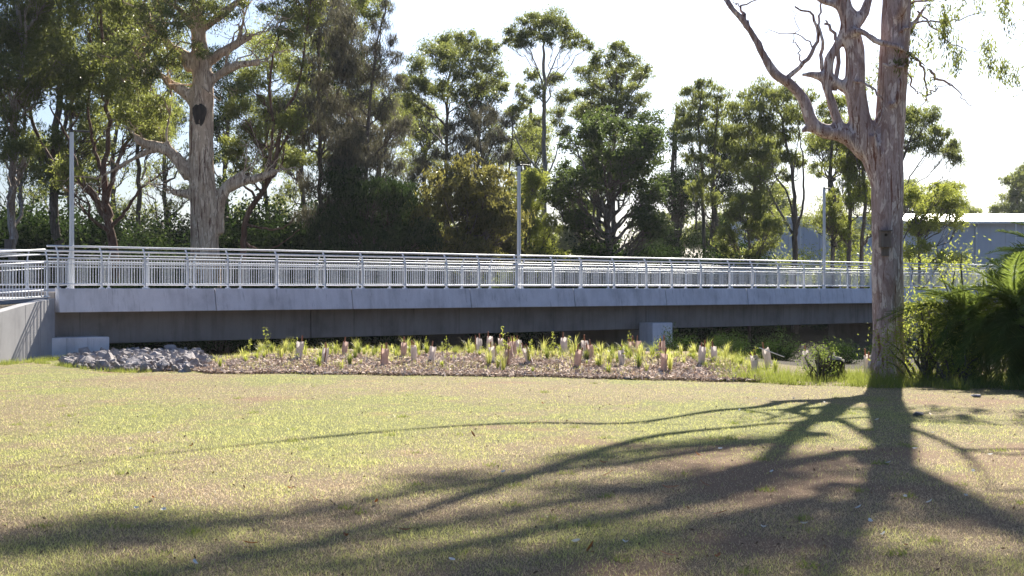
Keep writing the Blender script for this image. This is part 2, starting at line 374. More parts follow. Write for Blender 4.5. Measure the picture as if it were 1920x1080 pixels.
def railing(w, sgn, nbal):
    ks = post_ks(); mb = MB(); e = 0.0
    def rail(dz, dw, r, k0, k1, sides=8):
        n = max(2, int((k1 - k0) * 4)); t = np.linspace(k0, k1, n)
        mb.tube([B(k, w + dw * sgn, ZD + dz) + np.array([0, 0, 0.004 * math.sin(k * 5 + dz * 9)]) for k in t], r, sides)
    rail(1.405, 0.17, 0.032, -1.03, K1); rail(1.26, 0.085, 0.021, -1.03, K1)
    rail(1.005, 0, 0.030, -1.03, K1); rail(0.82, 0, 0.018, -1.03, K1); rail(0.145, 0, 0.027, -1.03, K1)
    R = bpart(mb, 'railing', M['galv'], smooth=True)
    for k in ks:
        o = link('post', post_me[sgn], None, R); o.location = B(k, w, ZD - (0.0 if True else 0)) - BO; o.rotation_euler = (0, 0, ANG)
    step = 0.107 / PLEN; kk = np.arange(-0.97, K1, step)
    kk = [k for k in kk if min(abs(k - p) for p in ks) > 0.009]
    rest = MB(); cnt = 0
    for k in kk:
        if cnt < nbal:
            o = link('baluster', bal_me, None, R); o.location = B(k, w, ZD) - BO; cnt += 1
        else:
            rest.tube([B(k, w, ZD + 0.14), B(k, w, ZD + 0.99)], 0.0125, 4, cap=False)
    if rest.n:
        o = bpart(rest, 'far_balusters', M['galv'], R, True); o['kind'] = 'stuff'
    return R
railing(0.13, 1, 270); railing(WID - 0.13, -1, 0)
# approach on the left: the line goes on and ramps down
approach = thing('approach_ramp', tuple(B(-1.1, 0, 0)), 'concrete approach ramp with railing leading onto the bridge beside the wing wall', 'ramp')
AO = B(-1.1, 0, 0)
def az(k): return 1.70 + 0.36 * (k + 1.06)
mb = MB()
for (k0, k1) in ((-5, -4), (-4, -3), (-3, -2), (-2, -1.055)):
    mb.hexa([B(k0, -0.12, az(k0) - 0.3), B(k1, -0.12, az(k1) - 0.3), B(k1, 6.5, az(k1) - 0.3), B(k0, 6.5, az(k0) - 0.3),
             B(k0, -0.12, az(k0) - 0.04), B(k1, -0.12, az(k1) - 0.04), B(k1, 6.5, az(k1) - 0.04), B(k0, 6.5, az(k0) - 0.04)])
mb.V = [v_ - AO for v_ in mb.V]; link('slab', mb.mesh('slab'), M['wall'], approach)
for w, sgn in ((0.12, 1), (6.37, -1)):
    mb = MB()
    for dz, dw, r in ((1.55, 0.17, 0.032), (1.40, 0.085, 0.021), (1.13, 0, 0.03), (0.93, 0, 0.018), (0.22, 0, 0.025), (0.02, 0, 0.02)):
        mb.tube([B(k, w + dw * sgn, az(k) + dz - 0.03) for k in np.linspace(-5, -1.04, 12)], r, 8)
    mb.V = [v_ - AO for v_ in mb.V]; R = link('railing', mb.mesh('railing', True), M['galv'], approach)
    for k in (-1.04, -1.36, -1.68, -2.0, -2.35, -2.7, -3.1, -3.5, -4, -4.5):
        o = link('post', post_me[sgn], None, R); o.location = B(k, w, az(k) - 0.04) - AO; o.rotation_euler = (0, 0, ANG); o.scale = (1, 1, 1.11)
    for k in np.arange(-2.4, -1.05, 0.107 / PLEN):
        o = link('baluster', bal_me2, None, R); o.location = B(k, w, az(k) - 0.01) - AO; o.scale = (1, 1, 1.13)

# light poles on the bridge
def light_pole(k, label):
    p = B(k, 0.42, ZD - 0.12); t = thing('light_pole', tuple(p), label, 'light pole', 'light poles along the bridge', rz=ANG)
    mb = MB(); ang = np.arange(16) / 16 * 2 * math.pi; prof = 0.088 * (1 - 0.10 * (np.arange(16) % 2)); zs = (0.02, 5.35)
    V = [(math.cos(a_) * r_ * (1 - 0.15 * i), math.sin(a_) * r_ * (1 - 0.15 * i), z_) for i, z_ in enumerate(zs) for r_, a_ in zip(prof, ang)]
    mb.add(V, [[j, (j + 1) % 16, 16 + (j + 1) % 16, 16 + j] for j in range(16)] )
    link('shaft', mb.mesh('shaft'), M['pole'], t)
    mb = MB(); mb.box((0, 0, 0.02), (0.3, 0.3, 0.03)); link('base_plate', mb.mesh('base_plate'), M['galv'], t)
    mb = MB(); mb.tube([(0, 0, 5.34), (0, 0, 5.46)], 0.05, 10); mb.tube([(0, 0, 5.42), (0.25, 0.05, 5.42)], 0.022, 8); link('arm', mb.mesh('arm'), M['dark_metal'], t)
    mb = MB(); mb.box((0.42, 0.08, 5.42), (0.42, 0.2, 0.05)); h = link('lamp_head', mb.mesh('lamp_head'), M['dark_metal'], t); bevel(h, 0.015)
light_pole(-0.875, 'pale steel light pole at the end of the bridge nearest the wing wall')
light_pole(2.52, 'pale steel light pole at the middle of the bridge span left of the pier')
light_pole(6.165, 'pale steel light pole on the bridge near the smooth gum trunk')

# wing wall
ww = thing('wing_wall', (-15.0, 46.9, -0.4), 'board marked concrete wing wall holding the ramp bank, streaked by railing shadow', 'retaining wall')
W0 = np.array([-15.02, 46.72]); W1 = np.array([-15.75, 33.5])
def wall_top(t): return 1.62 - 0.06 * t * 13 - 0.045 * max(0, t * 13 - 1.5)
nrmw = np.array([(W1 - W0)[1], -(W1 - W0)[0]]); nrmw = nrmw / np.linalg.norm(nrmw)      # away from the gully side
if nrmw[0] > 0: nrmw = -nrmw
wo = np.array([-15.0, 46.9, -0.4])
tt = np.linspace(0, 1, 12)
for i in range(11):
    t0, t1 = tt[i] + 0.0003, tt[i + 1] - 0.0003; mb = MB(); pts = []
    for zf in (0, 1):
        for (t, wd) in ((t0, 0), (t1, 0), (t1, 0.35), (t0, 0.35)):
            p = W0 + (W1 - W0) * t + nrmw * (wd + 0.004 * (i % 3)); z = -0.6 if zf == 0 else wall_top(t)
            pts.append((p[0], p[1], z))
    mb.hexa(np.array(pts) - wo); o = link('wall_panel', mb.mesh('wall_panel'), M['wall'], ww); bevel(o, 0.004, 1)
# bank between the ramp and the wing wall
mb = MB(); A_ = []; n_a, n_b = 24, 16
for i in range(n_a):
    t = i / (n_a - 1); a_ = B(-1.06 - t * 3.2, -0.05, az(-1.06 - t * 3.2) - 0.16); p = W0 + (W1 - W0) * t + nrmw * 0.2
    w_ = np.array([p[0], p[1], wall_top(t) - 0.07])
    for j in range(n_b):
        s_ = j / (n_b - 1); q_ = a_ * (1 - s_) + w_ * s_
        q_[2] += 0.10 * (vnoise(q_[0] * 2, q_[1] * 2, 5) - 0.5) * math.sin(math.pi * s_); A_.append(q_)
ii, jj = np.meshgrid(np.arange(n_a - 1), np.arange(n_b - 1), indexing='ij'); a = (ii * n_b + jj).ravel()
mb.add(A_, np.stack([a, a + n_b, a + n_b + 1, a + 1], -1))
m, nt = new_mat('bank_soil'); q = NT(nt); n1 = q.noise(q.coord(), 12, 6, 0.7)
q.out(q.principled(q.ramp(n1, [(0.3, (0.05, 0.035, 0.022)), (0.55, (0.12, 0.085, 0.05)), (0.75, (0.16, 0.17, 0.06))]), 0.95, normal=q.bump(n1, 0.8, 0.04)))
M['soil'] = m
tag(mb.build('embankment', m, smooth=True), 'soil bank below the ramp behind the wing wall', 'embankment', kind='structure')

# ------------------------------------------------------------------ leaves and trees
LEAF = {'gum': (0.24, 0.052), 'broad': (0.19, 0.10), 'oak': (0.46, 0.034), 'wattle': (0.20, 0.055), 'small': (0.13, 0.05)}
def leaves_np(C, kind, scale, rg, droop=0.6):
    n = len(C); l0, w0 = LEAF[kind]
    l = l0 * scale * rg.uniform(0.65, 1.3, n); w = w0 * scale * rg.uniform(0.7, 1.25, n)
    d = rg.normal(size=(n, 3)); d /= np.linalg.norm(d, axis=1)[:, None]
    d[:, 2] -= droop * rg.uniform(0.4, 1.8, n); d /= np.linalg.norm(d, axis=1)[:, None]
    r = rg.normal(size=(n, 3)); s_ = np.cross(d, r); s_ /= np.linalg.norm(s_, axis=1)[:, None] + 1e-9
    nn = np.cross(d, s_)
    a = C - d * (l * 0.5)[:, None]; b = C + d * (l * 0.5)[:, None]; mid = C + nn * (l * 0.07)[:, None]
    V = np.stack([a, mid + s_ * (w * 0.5)[:, None], b, mid - s_ * (w * 0.5)[:, None]], 1).reshape(-1, 3)
    Fq = np.arange(n * 4).reshape(n, 4); return V, Fq
def limb_path(p, q_, rg, n=7, bow=0.12, wig=0.05):
    p = np.asarray(p, float); q_ = np.asarray(q_, float); Ln = np.linalg.norm(q_ - p); t = np.linspace(0, 1, n)[:, None]
    P = p + (q_ - p) * t; P[:, 2] -= bow * Ln * np.sin(np.pi * t[:, 0]) * 0.6
    nz = rg.normal(size=(n, 3)) * wig * Ln; nz[0] = nz[-1] = 0; return P + nz
def clump_points(c, R, n, rg, sub=9, flat=0.75, subr=0.42):
    """leaf positions gathered round sub-clumps in an ellipsoid; returns points and sub-centres"""
    d = rg.normal(size=(sub, 3)); d /= np.linalg.norm(d, axis=1)[:, None]
    S = c + d * (R * rg.uniform(0.35, 0.95, sub) ** 0.7)[:, None] * np.array([1, 1, flat])
    idx = rg.integers(0, sub, n); e = rg.normal(size=(n, 3)) * np.array([1, 1, 0.7])
    rr = subr * R * rg.uniform(0.6, 1.25, sub)
    return S[idx] + e * (rr[idx] * 0.55)[:, None], S

def build_tree(name, label, trunk, rads, clumps, leaf='gum', lmat='gum', bark='grey_bark', group=None, tau=1.1, lscale=1.0,
               seed=0, droop=0.6, limbs=(), cat='tree', flat=0.8, sub=15, sides=8, twig=True, subr=0.46):
    """trunk: list of world points; clumps: list of (world centre, radius)"""
    rg = np.random.default_rng(seed); base = np.array(trunk[0], float); rads = [r * 0.62 for r in rads]; tau = tau * 1.55
    limbs = [(p, a * 0.7, b * 0.8) for p, a, b in limbs]
    root = thing(name, tuple(base), label, cat, group)
    tp = curve(trunk, max(8, 4 * len(trunk))); tp[1:-1] += rg.normal(size=tp[1:-1].shape) * rads[0] * 0.18
    tr = np.interp(np.linspace(0, 1, len(tp)), np.linspace(0, 1, len(rads)), rads); tr[0] *= 1.25
    mb = MB(); mb.tube(tp, tr, sides, jitter=0.06, seed=seed)
    allp = [tp]; allr = [tr]
    for pts, r0, r1 in limbs:
        lp = curve(pts, 5 * len(pts)); lp[1:-1] += rg.normal(size=lp[1:-1].shape) * r0 * 0.3
        lr = np.linspace(r0, r1, len(lp)); mb.tube(lp, lr, max(6, sides - 2), jitter=0.05, seed=seed + 1); allp.append(lp); allr.append(lr)
    AP = np.vstack(allp); AR = np.concatenate(allr)
    bm_ = MB(); LV = []; lf, lw = LEAF[leaf]; A1 = lf * lw * lscale * lscale * 0.5 * 0.5
    for (c, R) in clumps:
        c = np.asarray(c, float)
        # attach to a wood point below the clump
        dv = c - AP; hd = np.hypot(dv[:, 0], dv[:, 1]); cost = np.abs(dv[:, 2] - 0.9 * hd - 0.2) + 0.35 * np.linalg.norm(dv, axis=1)
        cost[AP[:, 2] < base[2] + 0.25 * (c[2] - base[2])] += 5
        i = int(np.argmin(cost)); r0 = min(AR[i] * 0.6, 0.035 + 0.022 * np.linalg.norm(dv[i]))
        bp = limb_path(AP[i], c, rg, 8, 0.10, 0.035); bm_.tube(bp, np.linspace(r0, 0.016, 8), 5, cap=False)
        n = int(tau * math.pi * R * R / A1); P, S = clump_points(c, R, n, rg, sub=sub, flat=flat, subr=subr); LV.append(P)
        if twig:
            for s_ in S:
                j = rg.integers(3, 8); bm_.tube(limb_path(bp[j], s_, rg, 4, 0.05, 0.06), np.linspace(max(0.012, r0 * 0.35), 0.006, 4), 3, cap=False)
    mb.build('trunk', M[bark], root, True, None).location = (0, 0, 0)
    tk = root.children[-1]
    for me_ in (tk.data,):
        co = np.empty(len(me_.vertices) * 3, np.float32); me_.vertices.foreach_get('co', co)
        me_.vertices.foreach_set('co', (co.reshape(-1, 3) - base).astype(np.float32).ravel())
    if bm_.n:
        bm_.V = [v_ - base for v_ in bm_.V]; link('branches', bm_.mesh('branches', True), M[bark], root)
    if LV:
        P = np.vstack(LV) - base; Vl, Fl = leaves_np(P, leaf, lscale, rg, droop)
        link('crown', np_mesh('crown', Vl, Fl), L[lmat], root)
    return root

def ptree(name, label, D, base_u, trunk_px, rads, clump_px, dspread=2.0, zbase=None, limbs_px=(), seed=0, **kw):
    """the same, read off the photograph: pixels at distance D"""
    rg = np.random.default_rng(seed + 1000); bx = (base_u - 960) / F * D
    zb = float(height(bx, D)) - 0.1 if zbase is None else zbase
    trunk = [np.array([bx, D, zb])] + [wpt(u, v, D) + np.array([0, rg.normal() * 0.15, 0]) for u, v in trunk_px]
    cl = []
    for (u, v, r) in clump_px:
        d = D + rg.uniform(-1, 1) * dspread; p = wpt(u, v, d); cl.append((p, r / F * d))
    lm = [([wpt(u, v, D) + np.array([0, rg.normal() * 0.5 * (i > 0), 0]) for i, (u, v) in enumerate(pts)], a, b) for pts, a, b in limbs_px]
    return build_tree(name, label, trunk, rads, cl, limbs=lm, seed=seed, **kw)
def fill(u0, u1, v0, v1, r0, r1, n, seed):
    rg = np.random.default_rng(seed); return [(rg.uniform(u0, u1), rg.uniform(v0, v1), rg.uniform(r0, r1)) for _ in range(n)]

# --- the big smooth gum on the lawn's edge
TD = 32.5
gum = thing('gum_tree', tuple(wpt(1666, 709, TD)), 'large smooth barked forked gum tree standing at the lawn edge in front of the bridge', 'tree')
GB = wpt(1666, 709, TD)
def gp(u, v, dd=0.0): return wpt(u, v, TD + dd)
def rel(a_, b_, h_): return np.array([GB[0] + a_, TD + b_, h_])
limbs = [
    # (points, radii)
    ([GB + (0, 0, -0.3), gp(1666, 690), gp(1666, 640), gp(1665, 560), gp(1664, 460), gp(1663, 360), gp(1668, 260), gp(1674, 150), gp(1680, 30), gp(1684, -100), rel(0.25, 0, 12.2), rel(0.0, .2, 15), rel(-.2, .3, 19)],
     [0.47, 0.41, 0.37, 0.355, 0.355, 0.38, 0.335, 0.335, 0.335, 0.31, 0.27, 0.2, 0.06]),
    ([gp(1662, 400), gp(1652, 345), gp(1636, 292), gp(1615, 235), gp(1604, 170), gp(1603, 100), gp(1592, 40), gp(1578, -20), rel(-1.2, -.2, 11), rel(-1.3, -.3, 13), rel(-2.6, 0, 15), rel(-4.2, 0.4, 17)],
     [0.18, 0.25, 0.28, 0.26, 0.24, 0.22, 0.20, 0.19, 0.19, 0.18, 0.14, 0.05]),
    ([gp(1622, 285), gp(1598, 262), gp(1570, 250), gp(1540, 244), gp(1520, 225), gp(1508, 190), gp(1485, 160), gp(1455, 140), gp(1432, 105), gp(1405, 55), gp(1372, 15), gp(1345, -15, .5), rel(-5.0, 1.6, 9.6), rel(-6.8, 2.0, 11.3), rel(-8.6, 2.2, 14.2)],
     [0.24, 0.22, 0.185, 0.165, 0.15, 0.135, 0.125, 0.12, 0.095, 0.085, 0.085, 0.09, 0.085, 0.07, 0.03]),
    ([gp(1545, 246), gp(1520, 240), gp(1503, 246)], [0.14, 0.10, 0.07]),
    ([gp(1592, 255), gp(1575, 235), gp(1562, 200), gp(1550, 165), gp(1543, 150)], [0.15, 0.12, 0.11, 0.10, 0.07]),
    ([gp(1612, 190), gp(1585, 165), gp(1555, 148), gp(1525, 140), gp(1502, 140)], [0.17, 0.14, 0.12, 0.085, 0.05]),
    ([gp(1552, 148), gp(1556, 110), gp(1578, 70), gp(1583, 35), gp(1570, 12), gp(1540, 0), gp(1515, -20), rel(-3.2, -.6, 9.5), rel(-3.9, -.9, 12.5), rel(-4.6, -1, 15), rel(-6.6, -1, 17)],
     [0.12, 0.12, 0.115, 0.10, 0.09, 0.085, 0.09, 0.12, 0.12, 0.10, 0.03]),
    ([gp(1578, 70), gp(1612, 58, -.3), gp(1645, 78, -.45), gp(1685, 88, -.5), gp(1715, 108, -.4), gp(1742, 130, -.3), gp(1768, 158, -.2)], [0.095, 0.085, 0.075, 0.065, 0.05, 0.04, 0.02]),
    ([gp(1600, 50), gp(1618, 28), gp(1628, 0), gp(1640, -40), rel(0, -.6, 10.5)], [0.14, 0.12, 0.10, 0.09, 0.05]),
    ([gp(1676, 40, -.2), gp(1692, 20, -.4), gp(1700, -10, -.5), rel(.9, -.5, 10.5), rel(1.1, -.6, 13)], [0.11, 0.1, 0.09, 0.08, 0.04]),
    ([rel(.2, 0, 11.8), rel(.7, -.2, 13.2), rel(1.3, -.3, 15), rel(1.9, -.2, 17)], [0.26, 0.22, 0.17, 0.05]),
    ([gp(1680, 100, -.1), gp(1700, 70, .2), gp(1730, 20, .6), gp(1770, -30, 1)], [0.10, 0.07, 0.05, 0.03]),
    ([gp(1650, 300, -.25), gp(1640, 250, -.38), gp(1652, 205, -.42), gp(1680, 190, -.4), gp(1690, 150, -.4)], [0.06, 0.045, 0.04, 0.03, 0.02]),
]
mb = MB()
for pts, rr in limbs:
    n = 6 * len(pts); P = curve(pts, n); R_ = np.interp(np.linspace(0, 1, n), np.linspace(0, 1, len(rr)), rr); mb.tube(P, R_, 14)
for a_ in range(7):   # root flare
    an = a_ * 0.9 + 0.3; e = np.array([math.cos(an), math.sin(an), 0])
    mb.tube([GB + (0, 0, 0.75) + e * 0.2, GB + (0, 0, 0.25) + e * 0.36, GB + (0, 0, -0.15) + e * 0.52], [0.14, 0.14, 0.08], 8)
mb.V = [v_ - GB for v_ in mb.V]
def organic(me, name, vox, mat, parent, disp=0.03, seed=0):
    tmp = bpy.data.objects.new('tmp', me); col.objects.link(tmp)
    r = tmp.modifiers.new('r', 'REMESH'); r.mode = 'VOXEL'; r.voxel_size = vox; r.use_smooth_shade = True
    s_ = tmp.modifiers.new('s', 'SMOOTH'); s_.iterations = 4; s_.factor = 0.5
    dg = bpy.context.evaluated_depsgraph_get(); dg.update(); me2 = bpy.data.meshes.new_from_object(tmp.evaluated_get(dg))
    bpy.data.objects.remove(tmp); me2.name = name
    n = len(me2.vertices); co = np.empty(n * 3, np.float32); me2.vertices.foreach_get('co', co); co = co.reshape(-1, 3)
    no = np.empty(n * 3, np.float32); me2.vertices.foreach_get('normal', no); no = no.reshape(-1, 3)
    ang = np.arctan2(co[:, 1], co[:, 0]); h = fbm(co[:, 0] * 3 + co[:, 1] * 2.1, co[:, 2] * 0.9, seed, 4) - 0.5
    h2 = fbm(co[:, 0] * 9, co[:, 2] * 3 + co[:, 1] * 7, seed + 5, 3) - 0.5
    co = co + no * (h * disp * 2 + h2 * disp * 0.7)[:, None]
    me2.vertices.foreach_set('co', co.astype(np.float32).ravel()); me2.update()
    me2.polygons.foreach_set('use_smooth', np.ones(len(me2.polygons), bool)); me2.materials.clear()
    return link(name, me2, mat, parent)
organic(mb.mesh('trunk'), 'trunk', 0.058, M['gum_bark'], gum, 0.03, 3)
tw = MB(); rg = np.random.default_rng(5)
def twig(pts, r0, r1, n=16, jit=0.03):
    P = curve(pts, n); P[1:-1] += rg.normal(size=P[1:-1].shape) * jit; tw.tube(P - GB, np.linspace(r0, r1, n), 6)
twig([gp(1452, 140), gp(1430, 95), gp(1405, 45), gp(1388, 15), gp(1400, 8), gp(1440, -5)], 0.05, 0.012)
twig([gp(1410, 60), gp(1398, 30), gp(1386, 12), gp(1375, 0)], 0.03, 0.01)
twig([gp(1470, 150), gp(1500, 125), gp(1522, 100), gp(1530, 60), gp(1522, 30), gp(1490, 12)], 0.065, 0.02)
twig([gp(1525, 90), gp(1515, 78), gp(1490, 68), gp(1450, 58), gp(1420, 62)], 0.022, 0.006)
twig([gp(1505, 120), gp(1500, 95), gp(1488, 78), gp(1496, 40), gp(1480, 15)], 0.02, 0.006)
twig([gp(1540, 150), gp(1540, 90), gp(1535, 40), gp(1545, -10)], 0.05, 0.02)
twig([gp(1565, 170), gp(1572, 90), gp(1555, 50), gp(1548, 38)], 0.06, 0.02)
twig([gp(1745, 133, -.3), gp(1760, 150), gp(1785, 160), gp(1800, 178), gp(1824, 199)], 0.035, 0.008)
twig([gp(1725, 115, -.3), gp(1735, 150), gp(1738, 180), gp(1728, 200)], 0.03, 0.008)
twig([gp(1738, 180), gp(1760, 165), gp(1785, 158)], 0.02, 0.006)
twig([gp(1700, 100, -.4), gp(1705, 150), gp(1715, 170), gp(1735, 182)], 0.03, 0.01)
twig([gp(1600, 150, -.3), gp(1640, 170, -.5), gp(1655, 200, -.5), gp(1640, 240, -.5)], 0.035, 0.012)
twig([gp(1655, 120, -.5), gp(1690, 125, -.55), gp(1712, 108, -.5)], 0.03, 0.012)
twig([gp(1690, 60, -.4), gp(1730, 40, -.2), gp(1790, 40), gp(1850, 20)], 0.035, 0.008)
twig([gp(1720, 20, .4), gp(1760, 60, .3), gp(1800, 90, .3), gp(1835, 100, .2)], 0.025, 0.006)
twig([gp(1690, 20, .4), gp(1760, -10, .3), gp(1860, -20, .3), gp(1900, 30, .2)], 0.03, 0.006)
tw_o = link('branches', tw.mesh('branches', True), M['gum_bark'], gum)
# hanging leaf sprays in view; unseen crown above, laid out to shade the lawn
CL = []
for (u, v, r, n) in ((1745, 30, 45, 130), (1775, 70, 35, 90), (1760, 100, 30, 70), (1790, 125, 26, 60), (1845, 110, 30, 130), (1868, 135, 18, 60), (1900, 130, 22, 60), (1830, 25, 40, 110), (1875, 10, 40, 90),
                     (1720, 70, 25, 50), (1910, 40, 25, 40), (1690, 140, 12, 20), (1640, 120, 20, 30), (1700, 30, 24, 40), (1655, 165, 15, 20), (1740, 165, 14, 25), (1700, 60, 22, 50), (1685, 115, 16, 40)):
    c = gp(u, v, rg.uniform(-.5, .5)); R_ = r / F * TD
    for _ in range(max(2, n // 22)):
        cc = c + rg.normal(size=3) * np.array([.6, .6, .5]) * R_; CL.append(cc + rg.normal(size=(rg.integers(30, 80), 3)) * np.array([.07, .07, .16]))
for (a_, b_, h_, r_, n) in ((.4, 0, 16.5, 1.6, 1500), (-.6, .3, 14.8, 1.2, 800), (1.6, 0, 15.6, 1.3, 900), (-3.0, 0, 16, 1.3, 900), (-5.3, -1, 16.4, 1.3, 900), (-7.6, 1.5, 15.6, 1.4, 900), (-4.4, -.9, 14.4, 1.0, 500), (3.4, -.4, 16.6, 1.3, 700), (2, 0, 17.5, 1.4, 500), (3, .6, 15.5, 1.1, 300), (-4.4, 0.5, 17.4, 1.2, 380), (-8.8, 2.2, 14.6, 1.2, 350), (-6.8, -1, 17.3, 1.2, 380), (-.3, .3, 19.3, 1.6, 600), (-10, 1.5, 15.5, 1.2, 320),
                            (1.2, -.6, 13.3, .9, 160), (3.6, 1, 12.6, 1.0, 220), (4.6, .5, 11, .9, 200), (0, 1.5, 17.5, 1.3, 300), (-2.6, .8, 18, 1.3, 320), (5.4, 0, 13.5, 1.2, 300)):
    c = rel(a_, b_, h_); CL.append(c + rg.normal(size=(n, 3)) * r_ * 0.55)
AL = np.vstack([curve(p_, 40) for p_, _ in limbs]); AL = AL[AL[:, 2] > 9.3]
SHADE = [(1560, 880), (1500, 930), (1480, 1000), (1560, 1040), (1640, 1060), (1420, 1060), (1540, 960), (1600, 1000), (1350, 880), (1250, 892), (1150, 905), (1000, 880), (860, 898), (760, 925), (640, 952), (500, 965), (330, 975), (150, 990), (60, 1012), (1250, 962), (1100, 985), (960, 1012),  # lawn points that the unseen leaf clumps are placed to shade
         (800, 1032), (640, 1055), (500, 1072), (1700, 930), (1780, 958), (1860, 975), (1650, 962), (1750, 1062), (1850, 1072), (30, 918), (240, 1010), (80, 1050), (1000, 1060), (1150, 1050), (1300, 1060), (420, 1000), (1060, 925), (900, 960), (1430, 905)]
SHADE += [(1500, 1060), (1330, 905), (560, 962), (200, 975), (1180, 945), (1540, 1100), (1300, 1110), (900, 1110), (500, 1110), (150, 1100)]
tw3 = MB()  # unseen limbs, added where their shadows draw bands on the lawn
def over(u_, v_):
    D_ = F * CAM_Z / (v_ - 541); Ls = (TD - D_) / math.cos(SUN_AZ); return np.array([(u_ - 960) / F * D_ + Ls * math.sin(SUN_AZ), TD, Ls * math.tan(SUN_EL)])
for band, r_b in (([(1470, 822), (1250, 852), (1000, 885), (760, 925), (500, 968), (150, 1005), (-60, 1030)], .11), ([(1460, 862), (1250, 908), (1060, 938), (900, 968), (700, 1003), (450, 1042), (250, 1075)], .14),
                  ([(1490, 940), (1300, 985), (1150, 1020), (980, 1062), (800, 1105)], .13), ([(1600, 850), (1700, 915), (1800, 955), (1920, 985)], .13), ([(1560, 905), (1440, 985), (1330, 1070)], .10),
                  ([(1545, 815), (1400, 828), (1250, 838), (1050, 862)], .15), ([(1560, 850), (1480, 872), (1360, 905), (1250, 935)], .18)):
    Pb = curve([over(*p_) for p_ in band], 26); Pb[1:-1] += rg.normal(size=(24, 3)) * .05
    i_ = int(np.argmin(np.linalg.norm(AL - Pb[0], axis=1))); tw3.tube(limb_path(AL[i_], Pb[0], rg, 6, .02, .01) - GB, np.linspace(r_b * 1.15, r_b, 6), 7); tw3.tube(Pb - GB, np.linspace(r_b, .03, 26), 7)
    for c in Pb[3:]: CL.append(c + rg.normal(size=(int(rg.uniform(60, 260)), 3)) * np.array([.30, .30, .20]))
for (u_, v_) in SHADE[::2]:
    D_ = F * CAM_Z / (v_ - 541); Ls = (TD - D_) / math.cos(SUN_AZ); c = np.array([(u_ - 960) / F * D_ + Ls * math.sin(SUN_AZ), TD, Ls * math.tan(SUN_EL)]) + rg.normal(size=3) * np.array([.15, .15, .15])
    n = int(rg.uniform(350, 800)); CL.append(c + rg.normal(size=(n, 3)) * np.array([.36, .30, .20]))
    i_ = int(np.argmin(np.linalg.norm(AL - c, axis=1) + 1.5 * np.abs(AL[:, 2] - c[2] + .6))); tw3.tube(limb_path(AL[i_], c, rg, 8, .08, .03) - GB, np.linspace(.045, .012, 8), 5, cap=False)
link('branches', tw3.mesh('branches', True), M['gum_bark'], gum)['kind'] = 'stuff'
for (p, q_, r0) in ((rel(1.3, -.3, 15), rel(3, .6, 15.5), .05), (rel(.9, -.5, 10.5), rel(3.6, 1, 12.6), .06), (rel(.9, -.5, 10.5), rel(4.6, .5, 11), .05), (rel(1.1, -.6, 13), rel(5.4, 0, 13.5), .05), (rel(-8.6, 2.2, 14.2), rel(-10, 1.5, 15.5), .03), (rel(-2.6, 0, 15), rel(-2.6, .8, 18), .05)):
    tw2 = MB(); tw2.tube(limb_path(p, q_, rg, 8, .05, .03) - GB, np.linspace(r0, .01, 8), 6); link('branches', tw2.mesh('branches', True), M['gum_bark'], gum)
P = np.vstack(CL) - GB; Vl, Fl = leaves_np(P, 'gum', 0.62, rg, 1.2); link('crown', np_mesh('crown', Vl, Fl), L['gum'], gum)

# nest box on its trunk
nb = thing('nest_box', tuple(gp(1659, 484, -.40)), 'grey timber nest box with round entrance hole fixed to the smooth gum trunk', 'nest box')
M['box_wood'], _nt = new_mat('box_wood'); _q = NT(_nt)
_q.out(_q.principled(_q.ramp(_q.noise(_q.coord((1, 1, .15)), 18), [(0.3, (0.12, 0.095, 0.085)), (0.7, (0.22, 0.185, 0.165))]), 0.85))
mb = MB(); mb.box((0, 0, 0.42), (0.23, 0.20, 0.36)); bevel(link('body', mb.mesh('body'), M['box_wood'], nb), 0.006)
mb = MB(); mb.box((0, -0.02, 0.615), (0.27, 0.27, 0.025)); link('lid', mb.mesh('lid'), M['box_wood'], nb)
mb = MB(); mb.box((0.02, 0.05, 0.14), (0.16, 0.06, 0.18)); link('backboard', mb.mesh('backboard'), M['box_wood'], nb)
mb = MB(); mb.tube([(0, -0.106, 0.52), (0, -0.09, 0.52)], 0.034, 14); link('entrance_hole', mb.mesh('entrance_hole'), M['dark_wood'], nb)  # dark disc on the face; shade of the opening put into its colour

